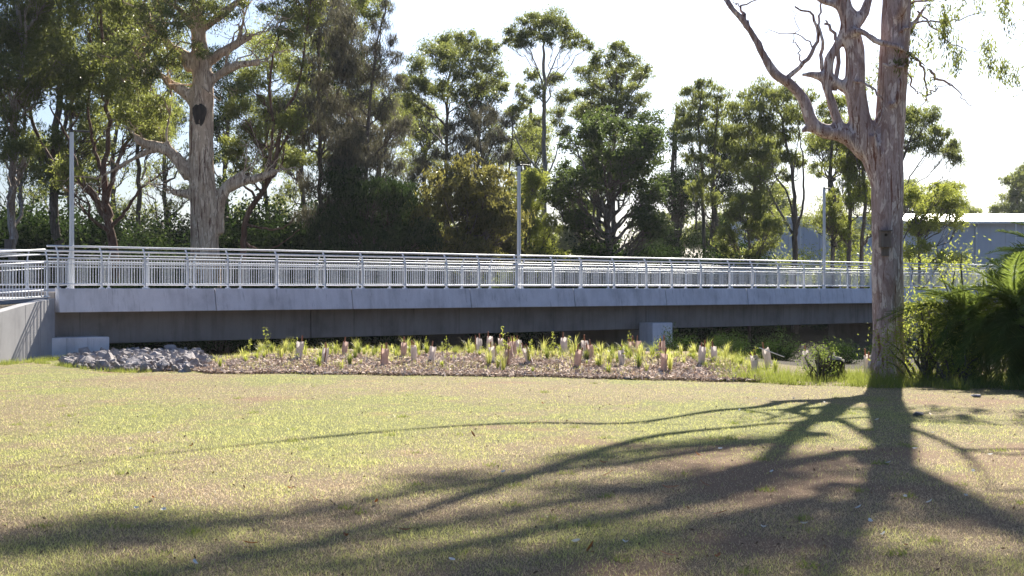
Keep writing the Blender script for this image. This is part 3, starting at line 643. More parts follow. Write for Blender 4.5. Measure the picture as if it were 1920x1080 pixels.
# --- the old gum behind the bridge
OD = 76.0
OB = wpt(384, 560, OD); OB[2] = -1.2
def op(u, v, dd=0.0): return wpt(u, v, OD + dd)
old = thing('old_gum_tree', tuple(OB), 'massive old pale gum with broken limbs and a dark hollow, rising behind the railing', 'tree')
limbs = [
    ([OB, op(384, 520), op(384, 460), op(382, 400), op(378, 330), op(377, 270), op(378, 200), op(380, 150), op(376, 100), op(370, 40), op(372, -30), op(375, -150)],
     [1.1, .95, .86, .80, .76, .72, .68, .64, .52, .42, .36, .2]),
    ([op(358, 330), op(340, 308), op(318, 285), op(295, 275), op(270, 268), op(252, 258)], [.50, .40, .34, .30, .27, .18]),
    ([op(300, 276), op(265, 290), op(225, 312), op(192, 330)], [.22, .16, .13, .07]),
    ([op(364, 190), op(345, 172), op(322, 158), op(300, 140), op(270, 120)], [.42, .34, .27, .2, .12]),
    ([op(362, 130), op(345, 105), op(320, 88), op(300, 62), op(282, 50)], [.46, .36, .27, .18, .1]),
    ([op(372, 60), op(352, 40), op(338, 20), op(310, 0), op(290, -30)], [.3, .25, .2, .17, .1]),
    ([op(396, 115), op(415, 98), op(445, 82), op(472, 68)], [.32, .26, .23, .16]),
    ([op(398, 150), op(415, 138), op(440, 124), op(487, 116)], [.32, .26, .24, .2]),
    ([op(385, 50), op(410, 30), op(435, 12), op(460, -10)], [.28, .24, .2, .15]),
    ([op(410, 440), op(408, 400), op(415, 370), op(432, 345), op(458, 322)], [.36, .36, .36, .32, .17]),
    ([op(432, 350), op(460, 340), op(495, 330), op(522, 320)], [.3, .26, .22, .12]),
    ([op(356, 365), op(338, 362), op(322, 360)], [.32, .24, .18]),
    ([op(447, 82), op(452, 55), op(458, 30), op(455, 10)], [.15, .12, .1, .06]),
    ([op(420, 136), op(424, 118), op(430, 100)], [.1, .09, .05]),
    ([op(322, 285), op(312, 255), op(318, 215), op(322, 180)], [.13, .11, .09, .05]),
]
mb = MB()
for pts, rr in limbs:
    n = 6 * len(pts); P = curve(pts, n); R_ = np.interp(np.linspace(0, 1, n), np.linspace(0, 1, len(rr)), rr) * .9; mb.tube(P - OB, R_, 12)
organic(mb.mesh('trunk'), 'trunk', 0.10, M['old_bark'], old, 0.07, 11)
mb = MB(); c_ = op(374, 214, -.55) - OB
an = np.linspace(0, 2 * np.pi, 14, endpoint=False)
ring = lambda s_, dy: np.stack([c_[0] + np.cos(an) * .36 * s_ * (1 + .12 * np.sin(3 * an)), np.full(14, c_[1] + dy), c_[2] + np.sin(an) * .62 * s_ + .06 * np.cos(2 * an)], -1)
Vh = np.vstack([ring(1, .25), ring(1.0, -.065), ring(.8, -.095), [[c_[0], c_[1] - .10, c_[2]]]])
j_ = np.arange(14); j2 = (j_ + 1) % 14
mb.add(Vh, np.vstack([np.stack([j_, j2, 14 + j2, 14 + j_], -1), np.stack([14 + j_, 14 + j2, 28 + j2, 28 + j_], -1)]), np.stack([28 + j_, 28 + j2, np.full(14, 42)], -1))
link('hollow', mb.mesh('hollow', True), M['dark_wood'], old)  # proud dark oval; shade inside the hollow put into its colour
rg = np.random.default_rng(17); CL = []; tw = MB()
for (u, v, r, n) in ((395, 25, 45, 900), (365, 12, 40, 700), (330, 40, 40, 500), (300, 90, 45, 900), (270, 130, 45, 900), (250, 90, 50, 1000), (320, 120, 30, 400), (425, 15, 35, 500), (370, 95, 22, 260), (290, 30, 50, 900), (330, 0, 50, 900),
                     (230, 150, 45, 800), (210, 110, 45, 800), (440, 170, 30, 300), (300, 200, 34, 400), (260, 200, 40, 500), (325, 160, 20, 180), (385, -40, 90, 2500), (300, -60, 90, 2500)):
    c = op(u, v, rg.uniform(-3, 1)); R_ = r / F * OD
    Pn, S = clump_points(c, R_, int(n * 1.5), rg, 9); CL.append(Pn)
    k_ = limbs[rg.integers(3, 6)][0][-1]
    tw.tube(limb_path(k_, c, rg, 8, .05, .05) - OB, np.linspace(.07, .015, 8), 5, cap=False)
    for s_ in S: tw.tube(limb_path(c, s_, rg, 4, .05, .05) - OB, np.linspace(.02, .008, 4), 3, cap=False)
for pts, rr in limbs[1:]:
    for _ in range(4):
        k_ = rg.integers(max(1, len(pts) - 2), len(pts)); p_ = np.array(pts[k_]); d_ = p_ - np.array(pts[k_ - 1]); d_ = d_ / np.linalg.norm(d_)
        e_ = p_ + (d_ * .8 + rg.normal(size=3) * np.array([.6, .6, .5]) + np.array([0, 0, .35])) * rg.uniform(.9, 2.2); tp_ = limb_path(p_, e_, rg, 7, -.08, .05); tw.tube(tp_ - OB, np.linspace(.05, .012, 7), 5, cap=False)
        for _ in range(2): tw.tube(limb_path(tp_[4], tp_[4] + rg.normal(size=3) * .7, rg, 5, 0, .06) - OB, np.linspace(.022, .006, 5), 4, cap=False)
link('branches', tw.mesh('branches', True), M['old_bark'], old)
Vl, Fl = leaves_np(np.vstack(CL) - OB, 'gum', 1.0, rg, .6); link('crown', np_mesh('crown', Vl, Fl), L['gum'], old)

# --- other trees of the wood
G1 = 'trees of the wood behind the bridge'
ptree('gum_tree', 'tall pale stemmed gum carrying a small box, at the wood edge behind the ramp', 80, 14, [(22, 480), (18, 380), (30, 250), (40, 100), (30, -60), (30, -220)], [.5, .42, .36, .3, .25, .2, .08],
      fill(-40, 110, -120, 200, 40, 62, 20, 1) + fill(-10, 80, 200, 330, 22, 40, 6, 2), 4, bark='pale_bark', tau=.8, lscale=1.35, seed=21, group=G1)
ptree('gum_tree', 'dark trunked bushy gum behind the ramp end light pole', 88, 112, [(108, 470), (104, 380), (100, 280), (110, 150), (115, 0), (120, -180)], [.6, .5, .45, .4, .3, .22, .1],
      fill(40, 190, -120, 180, 40, 60, 20, 3) + fill(50, 180, 180, 340, 22, 45, 10, 4), 4, bark='grey_bark', tau=.75, lscale=1.4, seed=22, group=G1, lmat='olive',
      limbs_px=[([(104, 350), (70, 250), (40, 160), (20, 60)], .22, .06), ([(104, 300), (140, 200), (160, 100), (175, 0)], .2, .05)])
ptree('gum_tree', 'reddish barked many stemmed gum with wide arching limbs left of the old gum', 80, 212, [(210, 470), (206, 430), (200, 390), (196, 330), (205, 250), (200, 150), (190, 40), (195, -80)], [.5, .42, .4, .34, .26, .2, .16, .12, .05],
      fill(120, 270, -60, 160, 32, 55, 15, 5) + fill(120, 300, 160, 330, 20, 40, 13, 6), 3.5, bark='red_bark', tau=.75, lscale=1.35, seed=23, group=G1, lmat='olive',
      limbs_px=[([(204, 420), (170, 370), (130, 330), (95, 300), (60, 240), (40, 190)], .26, .06), ([(200, 400), (160, 330), (130, 260), (100, 200)], .2, .05), ([(200, 380), (230, 300), (255, 220), (270, 130)], .2, .05), ([(206, 430), (240, 390), (275, 350), (330, 312)], .18, .04), ([(197, 340), (175, 280), (168, 200), (180, 120)], .18, .05)])
ptree('gum_tree', 'slim dark gum with thin foliage close behind the old gum on the ramp side', 92, 262, [(258, 450), (262, 360), (255, 260), (275, 150), (290, 0), (290, -100)], [.3, .26, .24, .2, .17, .13, .06],
      fill(210, 350, -50, 250, 28, 46, 16, 7), 4, tau=0.9, lscale=1.2, seed=24, group=G1)
ptree('gum_tree', 'leaning red limbed gum with yellow green crown just right of the old gum', 82, 455, [(456, 490), (458, 440), (466, 400), (500, 345), (520, 290), (530, 220), (560, 160), (575, 60), (590, -40)], [.32, .3, .28, .26, .24, .2, .16, .12, .08, .04],
      [(500, 100, 42), (540, 70, 38), (470, 150, 34), (555, 130, 30), (510, 200, 38), (470, 250, 40), (440, 200, 32), (550, 230, 34), (500, 290, 30), (430, 280, 34), (560, 300, 26), (575, 20, 40), (520, 20, 34), (545, -30, 40), (450, 310, 22)], 3, bark='red_bark', tau=0.85, lscale=1.0, seed=25, lmat='olive', group=G1,
      limbs_px=[([(500, 345), (512, 250), (505, 150), (520, 60), (540, 10)], .16, .04), ([(520, 290), (555, 235), (572, 215)], .1, .03), ([(462, 420), (500, 430), (540, 425), (560, 400)], .12, .03), ([(460, 455), (490, 470), (520, 462), (560, 430)], .13, .03)])
SO = 'she-oaks of the wood behind the bridge'
ptree('she_oak', 'tallest wispy she-oak with straight dark stem reaching past the top of the wood', 84, 606, [(604, 480), (600, 380), (598, 250), (597, 120), (600, 0), (602, -140)], [.3, .26, .22, .19, .15, .11, .03],
      fill(560, 660, -110, 60, 26, 46, 10, 8) + fill(555, 670, 60, 260, 24, 42, 16, 9) + fill(560, 680, 260, 420, 24, 40, 10, 10), 3, leaf='oak', lmat='oak', tau=0.7, lscale=1.2, seed=26, droop=1.6, group=SO, limbs_px=[([(600, 300), (625, 200), (650, 120), (670, 30)], .09, .03)])
ptree('she_oak', 'wispy she-oak with slightly leaning dark stem and pointed sparse top', 83, 672, [(674, 480), (682, 400), (688, 280), (694, 180), (706, 90), (722, 10), (732, -60)], [.26, .24, .22, .18, .14, .1, .06, .02],
      [(725, 10, 14), (712, 50, 18), (735, 75, 14), (700, 95, 26), (738, 110, 18), (690, 140, 32), (735, 160, 28), (665, 175, 30), (720, 200, 34), (680, 235, 36), (740, 255, 30), (650, 270, 32), (705, 290, 34), (740, 310, 22), (655, 330, 34), (700, 360, 36), (640, 200, 24), (752, 225, 20)], 2.5, leaf='oak', lmat='oak', tau=0.8, seed=27, droop=1.6, group=SO)
ptree('gum_tree', 'broken crowned gum with yellow tinged leaves between the two wispy she-oaks', 95, 640, [(645, 460), (640, 370), (650, 270), (655, 160), (640, 60), (630, -60)], [.28, .24, .22, .2, .16, .1, .04],
      [(655, 60, 34), (620, 20, 40), (660, 10, 34), (690, 10, 34), (610, 90, 36), (650, 130, 30), (730, 215, 24), (745, 235, 20), (640, 190, 32), (700, 30, 24), (585, 150, 30), (570, 40, 34), (540, 300, 30), (590, 230, 28), (620, 280, 30)], 3, tau=0.9, lscale=1.15, seed=28, lmat='olive', group=G1)
ptree('she_oak', 'dense dark drooping she-oak low beside the olive wattle', 80, 700, [(702, 470), (700, 420), (705, 360), (708, 310)], [.2, .17, .14, .1, .04],
      fill(640, 770, 330, 410, 26, 42, 12, 11) + fill(590, 800, 400, 490, 28, 45, 20, 12), 3, leaf='wattle', lmat='dark', tau=.75, lscale=1.3, seed=29, droop=1.6, group=SO)
ptree('wattle', 'dense olive wattle glowing yellow brown behind the middle of the railing', 82, 872, [(872, 470), (868, 420), (860, 370), (850, 330)], [.22, .18, .15, .11, .05],
      fill(815, 935, 320, 380, 24, 36, 12, 13) + fill(790, 960, 380, 490, 26, 40, 26, 14), 3, leaf='wattle', lmat='wattle', tau=1.0, lscale=1.65, seed=30, droop=1.0, group=G1)
ptree('gum_tree', 'flat topped gum with slim bare stem left of the umbrella shaped gum', 105, 836, [(836, 440), (836, 330), (838, 240), (840, 160), (850, 110)], [.3, .26, .22, .18, .14, .06],
      [(850, 85, 32), (880, 75, 26), (815, 105, 34), (785, 125, 28), (850, 125, 34), (895, 110, 30), (780, 165, 30), (820, 165, 34), (768, 190, 22), (925, 135, 28), (900, 155, 28), (800, 205, 24), (920, 90, 22), (865, 175, 22), (940, 165, 18), (760, 150, 16)], 3, tau=1.15, lscale=1.3, seed=31, group=G1)
ptree('she_oak', 'greyish sparse she-oak filling the gap under the flat topped gum', 95, 912, [(914, 460), (914, 380), (905, 300), (895, 230)], [.2, .17, .14, .1, .03],
      [(880, 230, 24), (915, 220, 24), (935, 255, 24), (860, 265, 26), (900, 270, 28), (940, 290, 22), (830, 290, 24), (870, 300, 24), (905, 315, 22), (845, 240, 18), (950, 225, 18), (790, 310, 24), (770, 340, 24)], 3, leaf='oak', lmat='oak', tau=0.8, seed=32, droop=1.5, group=SO, limbs_px=[([(905, 310), (930, 260), (965, 215)], .08, .03)])
ptree('gum_tree', 'tall umbrella shaped gum with straight pale stem, highest crown behind the middle light pole', 100, 1018, [(1018, 470), (1019, 400), (1020, 300), (1021, 200), (1020, 110), (1020, 60)], [.42, .36, .32, .26, .21, .16, .06],
      [(1020, 30, 26), (995, 40, 26), (1045, 40, 26), (970, 60, 24), (1065, 60, 24), (1010, 60, 24), (1085, 75, 18), (955, 80, 16), (1035, 70, 20), (1100, 85, 14), (985, 80, 20), (1060, 85, 14), (995, 140, 18), (1040, 150, 22), (1060, 185, 22), (1010, 170, 18), (985, 190, 20), (965, 210, 20), (1045, 215, 22), (1005, 225, 14), (1055, 245, 20), (975, 165, 12)], 2.2, bark='pale_bark', tau=1.05, lscale=1.15, seed=33, group=G1,
      limbs_px=[([(1020, 330), (985, 290), (965, 250), (955, 200)], .12, .03), ([(1020, 340), (1040, 300), (1052, 250)], .12, .03), ([(1020, 170), (1000, 110), (980, 70)], .1, .03), ([(1020, 160), (1042, 110), (1062, 65)], .1, .03)])
ptree('gum_tree', 'rounded grey green gum showing above the dark broadleaf tree', 112, 1150, [(1150, 420), (1150, 320), (1152, 240), (1155, 170), (1155, 120)], [.34, .3, .25, .2, .14, .06],
      [(1155, 95, 24), (1130, 115, 26), (1180, 115, 24), (1105, 140, 28), (1155, 145, 28), (1200, 145, 22), (1125, 170, 28), (1180, 175, 28), (1095, 180, 24), (1150, 195, 28), (1205, 185, 18), (1110, 210, 24), (1175, 210, 24), (1085, 215, 18), (1213, 130, 12)], 3, tau=1.15, lscale=1.35, seed=34, group=G1)
ptree('broadleaf_tree', 'dark green round broadleaf tree with forked stem behind the pier', 88, 1138, [(1140, 470), (1140, 430), (1142, 390), (1144, 340), (1148, 280)], [.38, .34, .32, .26, .18, .08],
      fill(1060, 1230, 225, 300, 22, 34, 18, 15) + fill(1040, 1245, 290, 370, 22, 34, 20, 16) + fill(1050, 1100, 370, 430, 20, 30, 5, 61) + fill(1190, 1260, 370, 430, 20, 30, 6, 62), 3.5, leaf='broad', lmat='broad', tau=1.0, lscale=1.1, seed=35, droop=.3, group=G1,
      limbs_px=[([(1141, 420), (1120, 370), (1095, 320), (1075, 270)], .18, .04), ([(1142, 400), (1165, 350), (1190, 310), (1215, 270)], .18, .04), ([(1142, 390), (1130, 320), (1125, 250)], .14, .04)])
ptree('gum_tree', 'twin stemmed slender gum with hanging foliage right of the dark broadleaf tree', 100, 1322, [(1320, 460), (1318, 380), (1316, 300), (1310, 230), (1315, 180)], [.24, .21, .19, .16, .12, .05],
      [(1320, 160, 22), (1345, 175, 22), (1295, 180, 22), (1320, 195, 26), (1280, 205, 22), (1355, 205, 20), (1300, 225, 26), (1340, 230, 24), (1275, 235, 18), (1320, 255, 24), (1290, 265, 20), (1350, 260, 18), (1310, 290, 20), (1335, 300, 16), (1285, 295, 14), (1320, 335, 20), (1300, 360, 22), (1335, 370, 20)], 2.5, tau=0.95, lscale=1.2, seed=36, droop=1.2, group=G1, bark='grey_bark',
      limbs_px=[([(1330, 470), (1336, 380), (1340, 280), (1345, 200)], .16, .05), ([(1305, 430), (1304, 330), (1292, 230)], .12, .04)])
ptree('gum_tree', 'gum with broad dark drooping dome and fanning bare stems left of the smooth gum', 95, 1490, [(1490, 470), (1490, 420), (1488, 360), (1478, 280), (1465, 220), (1450, 180)], [.34, .3, .27, .2, .16, .12, .05],
      [(1440, 170, 30), (1410, 185, 28), (1470, 180, 28), (1385, 210, 28), (1430, 210, 32), (1475, 215, 28), (1375, 245, 28), (1405, 245, 30), (1450, 250, 30), (1365, 280, 24), (1395, 285, 28), (1430, 285, 24), (1480, 255, 22), (1360, 310, 16), (1390, 315, 20), (1500, 215, 22), (1515, 180, 20), (1480, 290, 18), (1470, 330, 16), (1500, 300, 20)], 2.5, tau=1.1, lscale=1.2, seed=37, droop=1.1, group=G1,
      limbs_px=[([(1488, 440), (1460, 390), (1435, 345), (1410, 290)], .15, .04), ([(1490, 430), (1475, 370), (1455, 320), (1440, 260)], .13, .04), ([(1492, 440), (1505, 380), (1505, 300), (1500, 230)], .15, .04), ([(1490, 400), (1492, 320), (1500, 240)], .1, .03)])
ptree('gum_tree', 'gum with drooping dome crown mostly hidden behind the smooth gum trunk', 95, 1682, [(1682, 470), (1680, 400), (1684, 330), (1700, 280), (1715, 240)], [.3, .26, .22, .18, .12, .05],
      [(1715, 210, 24), (1745, 215, 22), (1700, 235, 24), (1735, 245, 26), (1765, 250, 20), (1780, 285, 20), (1795, 300, 16), (1750, 275, 22), (1710, 270, 20), (1790, 270, 14), (1690, 220, 20)], 2.5, tau=1.1, lscale=1.2, seed=38, droop=1.1, group=G1, limbs_px=[([(1684, 400), (1710, 330), (1745, 280)], .1, .03), ([(1684, 420), (1720, 370), (1765, 335)], .08, .03)])
for (u, sd, top, lab) in ((1562, 40, 180, 'slender dark stemmed gum wrapped in creeper behind the bridge light pole'), (1592, 41, 210, 'slender gum with bare lower stem between the creeper gum and the smooth gum'), (1618, 42, 230, 'slender leaning gum seen against the smooth gum trunk edge')):
    ptree('gum_tree', lab, 92, u, [(u, 470), (u + 2, 380), (u - 3, 300), (u + 4, top + 20)], [.24, .21, .18, .14, .05],
          fill(u - 28, u + 28, top, 300, 15, 25, 9, sd) + fill(u - 30, u + 26, 300, 440, 12, 22, 11, sd + 50), 2, tau=0.75, lscale=1.1, seed=sd, droop=1.0, lmat='olive' if sd != 41 else 'lime', group=G1)
ptree('gum_tree', 'yellow green bushy sapling with a slanting bare branch right of the smooth gum', 84, 1720, [(1722, 480), (1718, 430), (1712, 380)], [.16, .13, .1, .04],
      fill(1690, 1795, 350, 400, 16, 26, 12, 43) + fill(1700, 1800, 400, 490, 14, 24, 12, 44), 2, tau=0.8, lscale=1.0, seed=45, lmat='lime', group=G1, limbs_px=[([(1690, 455), (1720, 400), (1750, 350), (1778, 335)], .06, .02)])
ptree('gum_tree', 'light green young tree between the middle light pole and the tall umbrella gum', 92, 985, [(985, 470), (984, 420), (980, 370)], [.16, .13, .1, .04],
      fill(945, 1015, 335, 400, 18, 28, 12, 46) + fill(940, 1050, 400, 490, 18, 28, 16, 47), 2.5, tau=0.8, lscale=1.1, seed=48, lmat='lime', group=G1)
ptree('gum_tree', 'light green small tree below the twin stemmed gum', 90, 1405, [(1405, 470), (1402, 420), (1398, 380)], [.15, .12, .1, .04],
      fill(1365, 1440, 330, 400, 16, 25, 12, 49) + fill(1350, 1450, 400, 490, 16, 25, 18, 51), 2.5, tau=0.8, lscale=1.1, seed=52, lmat='olive', group=G1)
ptree('gum_tree', 'thin stemmed gum leaning over the gap left of the umbrella gum', 110, 950, [(952, 440), (955, 340), (960, 260), (962, 220)], [.18, .15, .12, .09, .04],
      [(962, 210, 18), (985, 235, 20), (940, 240, 18), (960, 280, 20), (990, 290, 20), (935, 300, 16), (1000, 325, 16), (965, 330, 16)], 2, tau=0.7, lscale=1.3, seed=53, group=G1)

BT = ['behind the ramp end of the wood', 'behind the bushy dark gum', 'behind the reddish many stemmed gum', 'close left of the old gum', 'showing right behind the old gum', 'behind the leaning red limbed gum', 'filling the gap before the tallest she-oak', 'behind the two wispy she-oaks', 'behind the pointed she-oak top', 'behind the flat topped gum', 'in the gap left of the umbrella gum', 'behind the umbrella gum stem', 'behind the dark broadleaf tree', 'behind the twin stemmed gum', 'behind the fanning bare stems', 'behind the slender gums', 'low in the gap beside the broadleaf tree']
for i, (u, D, top, w) in enumerate(((40, 112, -60, 70), (130, 118, -60, 70), (215, 112, -40, 70), (310, 116, -40, 55), (425, 120, 100, 40), (500, 116, 60, 55), (570, 112, 40, 50), (650, 118, 60, 55), (715, 120, 130, 40), (800, 128, 200, 40), (895, 126, 170, 36), (990, 128, 240, 34), (1120, 124, 190, 40), (1340, 126, 250, 36), (1420, 124, 260, 36), (1560, 126, 230, 40), (1265, 124, 330, 28))):
    ptree('gum_tree', 'background gum ' + BT[i], D, u, [(u + 4, 450), (u - 4, 330), (u + 6, 200), (u, max(top, 0) + 40)], [.4, .34, .28, .2, .08], fill(u - w, u + w, top, max(230, top + 60), 24 if i < 9 else 16, 38 if i < 9 else 26, 11, 200 + i) + fill(u - w, u + w, 230, 470, 20, 34, 11, 300 + i), 4, tau=.26 if i < 4 else .42, lscale=1.5, seed=400 + i, lmat=('gum', 'dark', 'olive')[i % 3], group=G1)
# dark undergrowth, behind and under the bridge
def shrub_mesh(seed, R, H, n, leaf, lscale, droop=.3):
    rg = np.random.default_rng(seed); C = []; tw = MB()
    for i in range(26):
        a_ = rg.uniform(0, 2 * np.pi); r = R * math.sqrt(rg.uniform(0, .8)); h = H * rg.uniform(.15, 1) * (1 - .45 * (r / R) ** 2)
        c = np.array([math.cos(a_) * r, math.sin(a_) * r, h]); C.append(c + rg.normal(size=(n // 26, 3)) * R * .2)
        tw.tube(limb_path((rg.normal() * .1, rg.normal() * .1, -0.3), c, rg, 6, -.08, .04), np.linspace(.045, .01, 6), 4, cap=False)
    Vl, Fl = leaves_np(np.vstack(C), leaf, lscale, rg, droop); return np_mesh('foliage', Vl, Fl), tw.mesh('stems', True)
def shrub(meshes, lm, loc, label, scale, rz, group, name='shrub'):
    t = thing(name, loc, label, 'shrub', group, rz, scale); link('foliage', meshes[0], L[lm] if not meshes[0].materials else None, t); link('stems', meshes[1], M['grey_bark'], t); return t
SH = {}
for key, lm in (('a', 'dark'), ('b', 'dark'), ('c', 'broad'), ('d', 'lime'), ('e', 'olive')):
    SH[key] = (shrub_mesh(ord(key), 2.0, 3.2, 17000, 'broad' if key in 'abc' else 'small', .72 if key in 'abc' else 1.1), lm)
rg = np.random.default_rng(99)
UL = {'a': 'dark green bushy shrub in the shaded undergrowth behind the bridge', 'b': 'dark green bushy shrub in the shaded undergrowth behind the bridge',
      'c': 'mid green leafy shrub in the undergrowth behind the bridge', 'd': 'sunlit lime green shrub in the undergrowth behind the bridge', 'e': 'olive green shrub in the undergrowth behind the bridge'}
ROWS = {'a': ('dark green bushy shrub', 'undergrowth behind the bridge')}
SPOT = ['behind the ramp', 'near the ramp end light pole', 'left of the old gum', 'at the foot of the old gum', 'beside the leaning red limbed gum', 'below the wispy she-oaks', 'by the dark drooping she-oak', 'beside the olive wattle',
        'near the middle light pole', 'under the umbrella gum', 'at the foot of the dark broadleaf tree', 'under the twin stemmed gum', 'by the fanning bare stems', 'near the slender gums', 'right of the smooth gum trunk']
KN = {'a': 'dark green dense shrub', 'b': 'dark green upright shrub', 'c': 'mid green leafy shrub', 'd': 'sunlit lime green shrub', 'e': 'olive green shrub'}
for i, u in enumerate(np.linspace(-70, 1880, 62)):
    if u < 780: D = rg.uniform(86, 104); k = 'abbaca'[i % 6]; s_ = rg.uniform(1.7, 2.5)
    elif u < 1100: D = rg.uniform(90, 108); k = 'eaced'[i % 5]; s_ = rg.uniform(.95, 1.45)
    elif u < 1380: D = rg.uniform(88, 98); k = 'ab'[i % 2]; s_ = rg.uniform(1.2, 1.75)
    elif u < 1640: D = rg.uniform(98, 112); k = 'cdae'[i % 4]; s_ = rg.uniform(.9, 1.2)
    else: D = rg.uniform(104, 118); k = 'ced'[i % 3]; s_ = rg.uniform(.9, 1.3)
    x = (u - 960) / F * D; sp_ = SPOT[min(14, int((u + 70) / 1950 * 15))]
    shrub(SH[k][0], SH[k][1], (x, D, float(height(x, D)) - .1), KN[k] + ' in the undergrowth ' + sp_, s_, rg.uniform(0, 6), KN[k] + ' ' + sp_)
for i, u in enumerate(np.linspace(150, 1860, 46)):     # lower on the far side of the gully, seen under the deck
    D = np.interp(u, [150, 600, 1100, 1500, 1860], [62, 72, 84, 97, 108]) + rg.uniform(-2, 3); x = (u - 960) / F * D; k = 'ab'[i % 2]
    sp_ = 'between abutment and pier' if u < 1200 else 'past the pier'
    shrub(SH[k][0], SH[k][1], (x, D, float(height(x, D)) - .2), 'shaded dark shrub on the gully bank under the deck ' + sp_, rg.uniform(.75, 1.0), rg.uniform(0, 6), 'gully shrubs ' + sp_)

for i, (u, D, s_) in enumerate(((1700, 104, 1.6), (1745, 100, 1.9), (1790, 103, 1.7), (1830, 98, 1.35), (1470, 108, 1.3), (1520, 112, 1.5), (1880, 100, 1.2), (1610, 110, 1.6))):
    x = (u - 960) / F * D; k = 'edeceded'[i]; shrub(SH[k][0], SH[k][1], (x, D, float(height(x, D)) - .1), ('tall ' + KN[k] + ' screening the warehouse ' + ('past the smooth gum' if u > 1650 else 'behind the slender gums')), s_, rg.uniform(0, 6), 'screen shrubs ' + k)
# box on the pale tree at the left
nb2 = thing('nest_box', tuple(wpt(17, 478, 78.6)), 'grey box strapped to the pale gum stem behind the ramp', 'nest box')
mb = MB(); mb.box((0, 0, .45), (.42, .3, .75)); bevel(link('body', mb.mesh('body'), M['box_wood'], nb2), .01)
mb = MB(); mb.box((0, -.03, .84), (.5, .4, .04)); link('lid', mb.mesh('lid'), M['box_wood'], nb2)

# ------------------------------------------------------------------ warehouse and far trees
BD = 170.0
wh = thing('warehouse', ((1700 - 960) / F * BD, BD, -0.4), 'long pale blue grey metal warehouse with bright low pitched roof beyond the trees', 'warehouse')
M['clad'], _nt = new_mat('wall_cladding'); _q = NT(_nt)
_n = _q.noise(_q.coord((1, 1, .2)), .6, 5, .6); _q.out(_q.principled(_q.ramp(_n, [(0.3, (0.56, 0.58, 0.63)), (0.7, (0.64, 0.66, 0.71))]), .55, .1))  # blue grey cladding, colour lightened to stand in for haze
M['roof'], _nt = new_mat('roof_sheet'); _q = NT(_nt)
_n = _q.noise(_q.coord(), .8, 5, .6); _q.out(_q.principled(_q.ramp(_n, [(0.3, (0.68, 0.69, 0.70)), (0.7, (0.8, 0.8, 0.8))]), .35, .4))
ox = (1700 - 960) / F * BD
def wx(u): return (u - 960) / F * BD - ox
eave = CAM_Z + (541 - 418) / F * BD + 0.4
u0, u1 = 1420, 2060; npn = 22
for i in range(npn):
    a_, b_ = wx(u0 + (u1 - u0) * i / npn) + .02, wx(u0 + (u1 - u0) * (i + 1) / npn) - .02
    mb = MB(); mb.box(((a_ + b_) / 2, 0.1, eave / 2), (b_ - a_, .2, eave)); link('wall_panel', mb.mesh('wall_panel'), M['clad'], wh)
mb = MB(); mb.box((wx((u0 + u1) / 2), 15.2, eave / 2 - .1), (wx(u1) - wx(u0) - .4, 29.9, eave - .3)); link('wall_core', mb.mesh('wall_core'), M['clad'], wh)
rx0, rx1 = wx(u0 - 6), wx(u1 + 6)
for i in range(16):
    if rx0 + (rx1 - rx0) * (i + .5) / 16 < wx(1690): continue
    a_, b_ = rx0 + (rx1 - rx0) * i / 16 + .015, rx0 + (rx1 - rx0) * (i + 1) / 16 - .015; mb = MB()
    mb.hexa([(a_, -.9, eave + .02), (b_, -.9, eave + .02), (b_, 15, eave + 1.75), (a_, 15, eave + 1.75), (a_, -.9, eave + .14), (b_, -.9, eave + .14), (b_, 15, eave + 1.87), (a_, 15, eave + 1.87)])
    mb.hexa([(a_, 15, eave + 1.75), (b_, 15, eave + 1.75), (b_, 31, eave + .02), (a_, 31, eave + .02), (a_, 15, eave + 1.87), (b_, 15, eave + 1.87), (b_, 31, eave + .14), (a_, 31, eave + .14)])
    link('roof_sheet', mb.mesh('roof_sheet'), M['roof'], wh)
mb = MB(); mb.box((wx(1545), 15, eave + .35), (wx(1672) - wx(1418), 30.4, .9)); bevel(link('parapet', mb.mesh('parapet'), M['clad'], wh), .05)
mb = MB(); mb.box(((wx(1690) + rx1) / 2, -1.0, eave - .02), (rx1 - wx(1690), .18, .2)); link('gutter', mb.mesh('gutter'), M['roof'], wh)
for u in (1500, 1600, 1830, 1960):
    mb = MB(); mb.tube([(wx(u), -.12, 0), (wx(u), -.12, eave - .5), (wx(u), -.9, eave - .1)], .11, 8); link('downpipe', mb.mesh('downpipe'), M['roof'], wh)
pl = thing('street_light', tuple(np.append(wpt(1905, 541, 140)[:2], -.4)), 'thin distant pole standing before the warehouse', 'pole')
mb = MB(); mb.tube([(0, 0, 0), (0, 0, 9)], [.09, .06], 8); link('shaft', mb.mesh('shaft'), M['galv'], pl)
mb = MB(); mb.tube([(0, 0, 8.9), (-.9, 0, 9.25), (-1.9, 0, 9.3)], .04, 6); link('arm', mb.mesh('arm'), M['galv'], pl)
mb = MB(); mb.box((-2.1, 0, 9.28), (.6, .25, .1)); link('lamp_head', mb.mesh('lamp_head'), M['dark_metal'], pl)
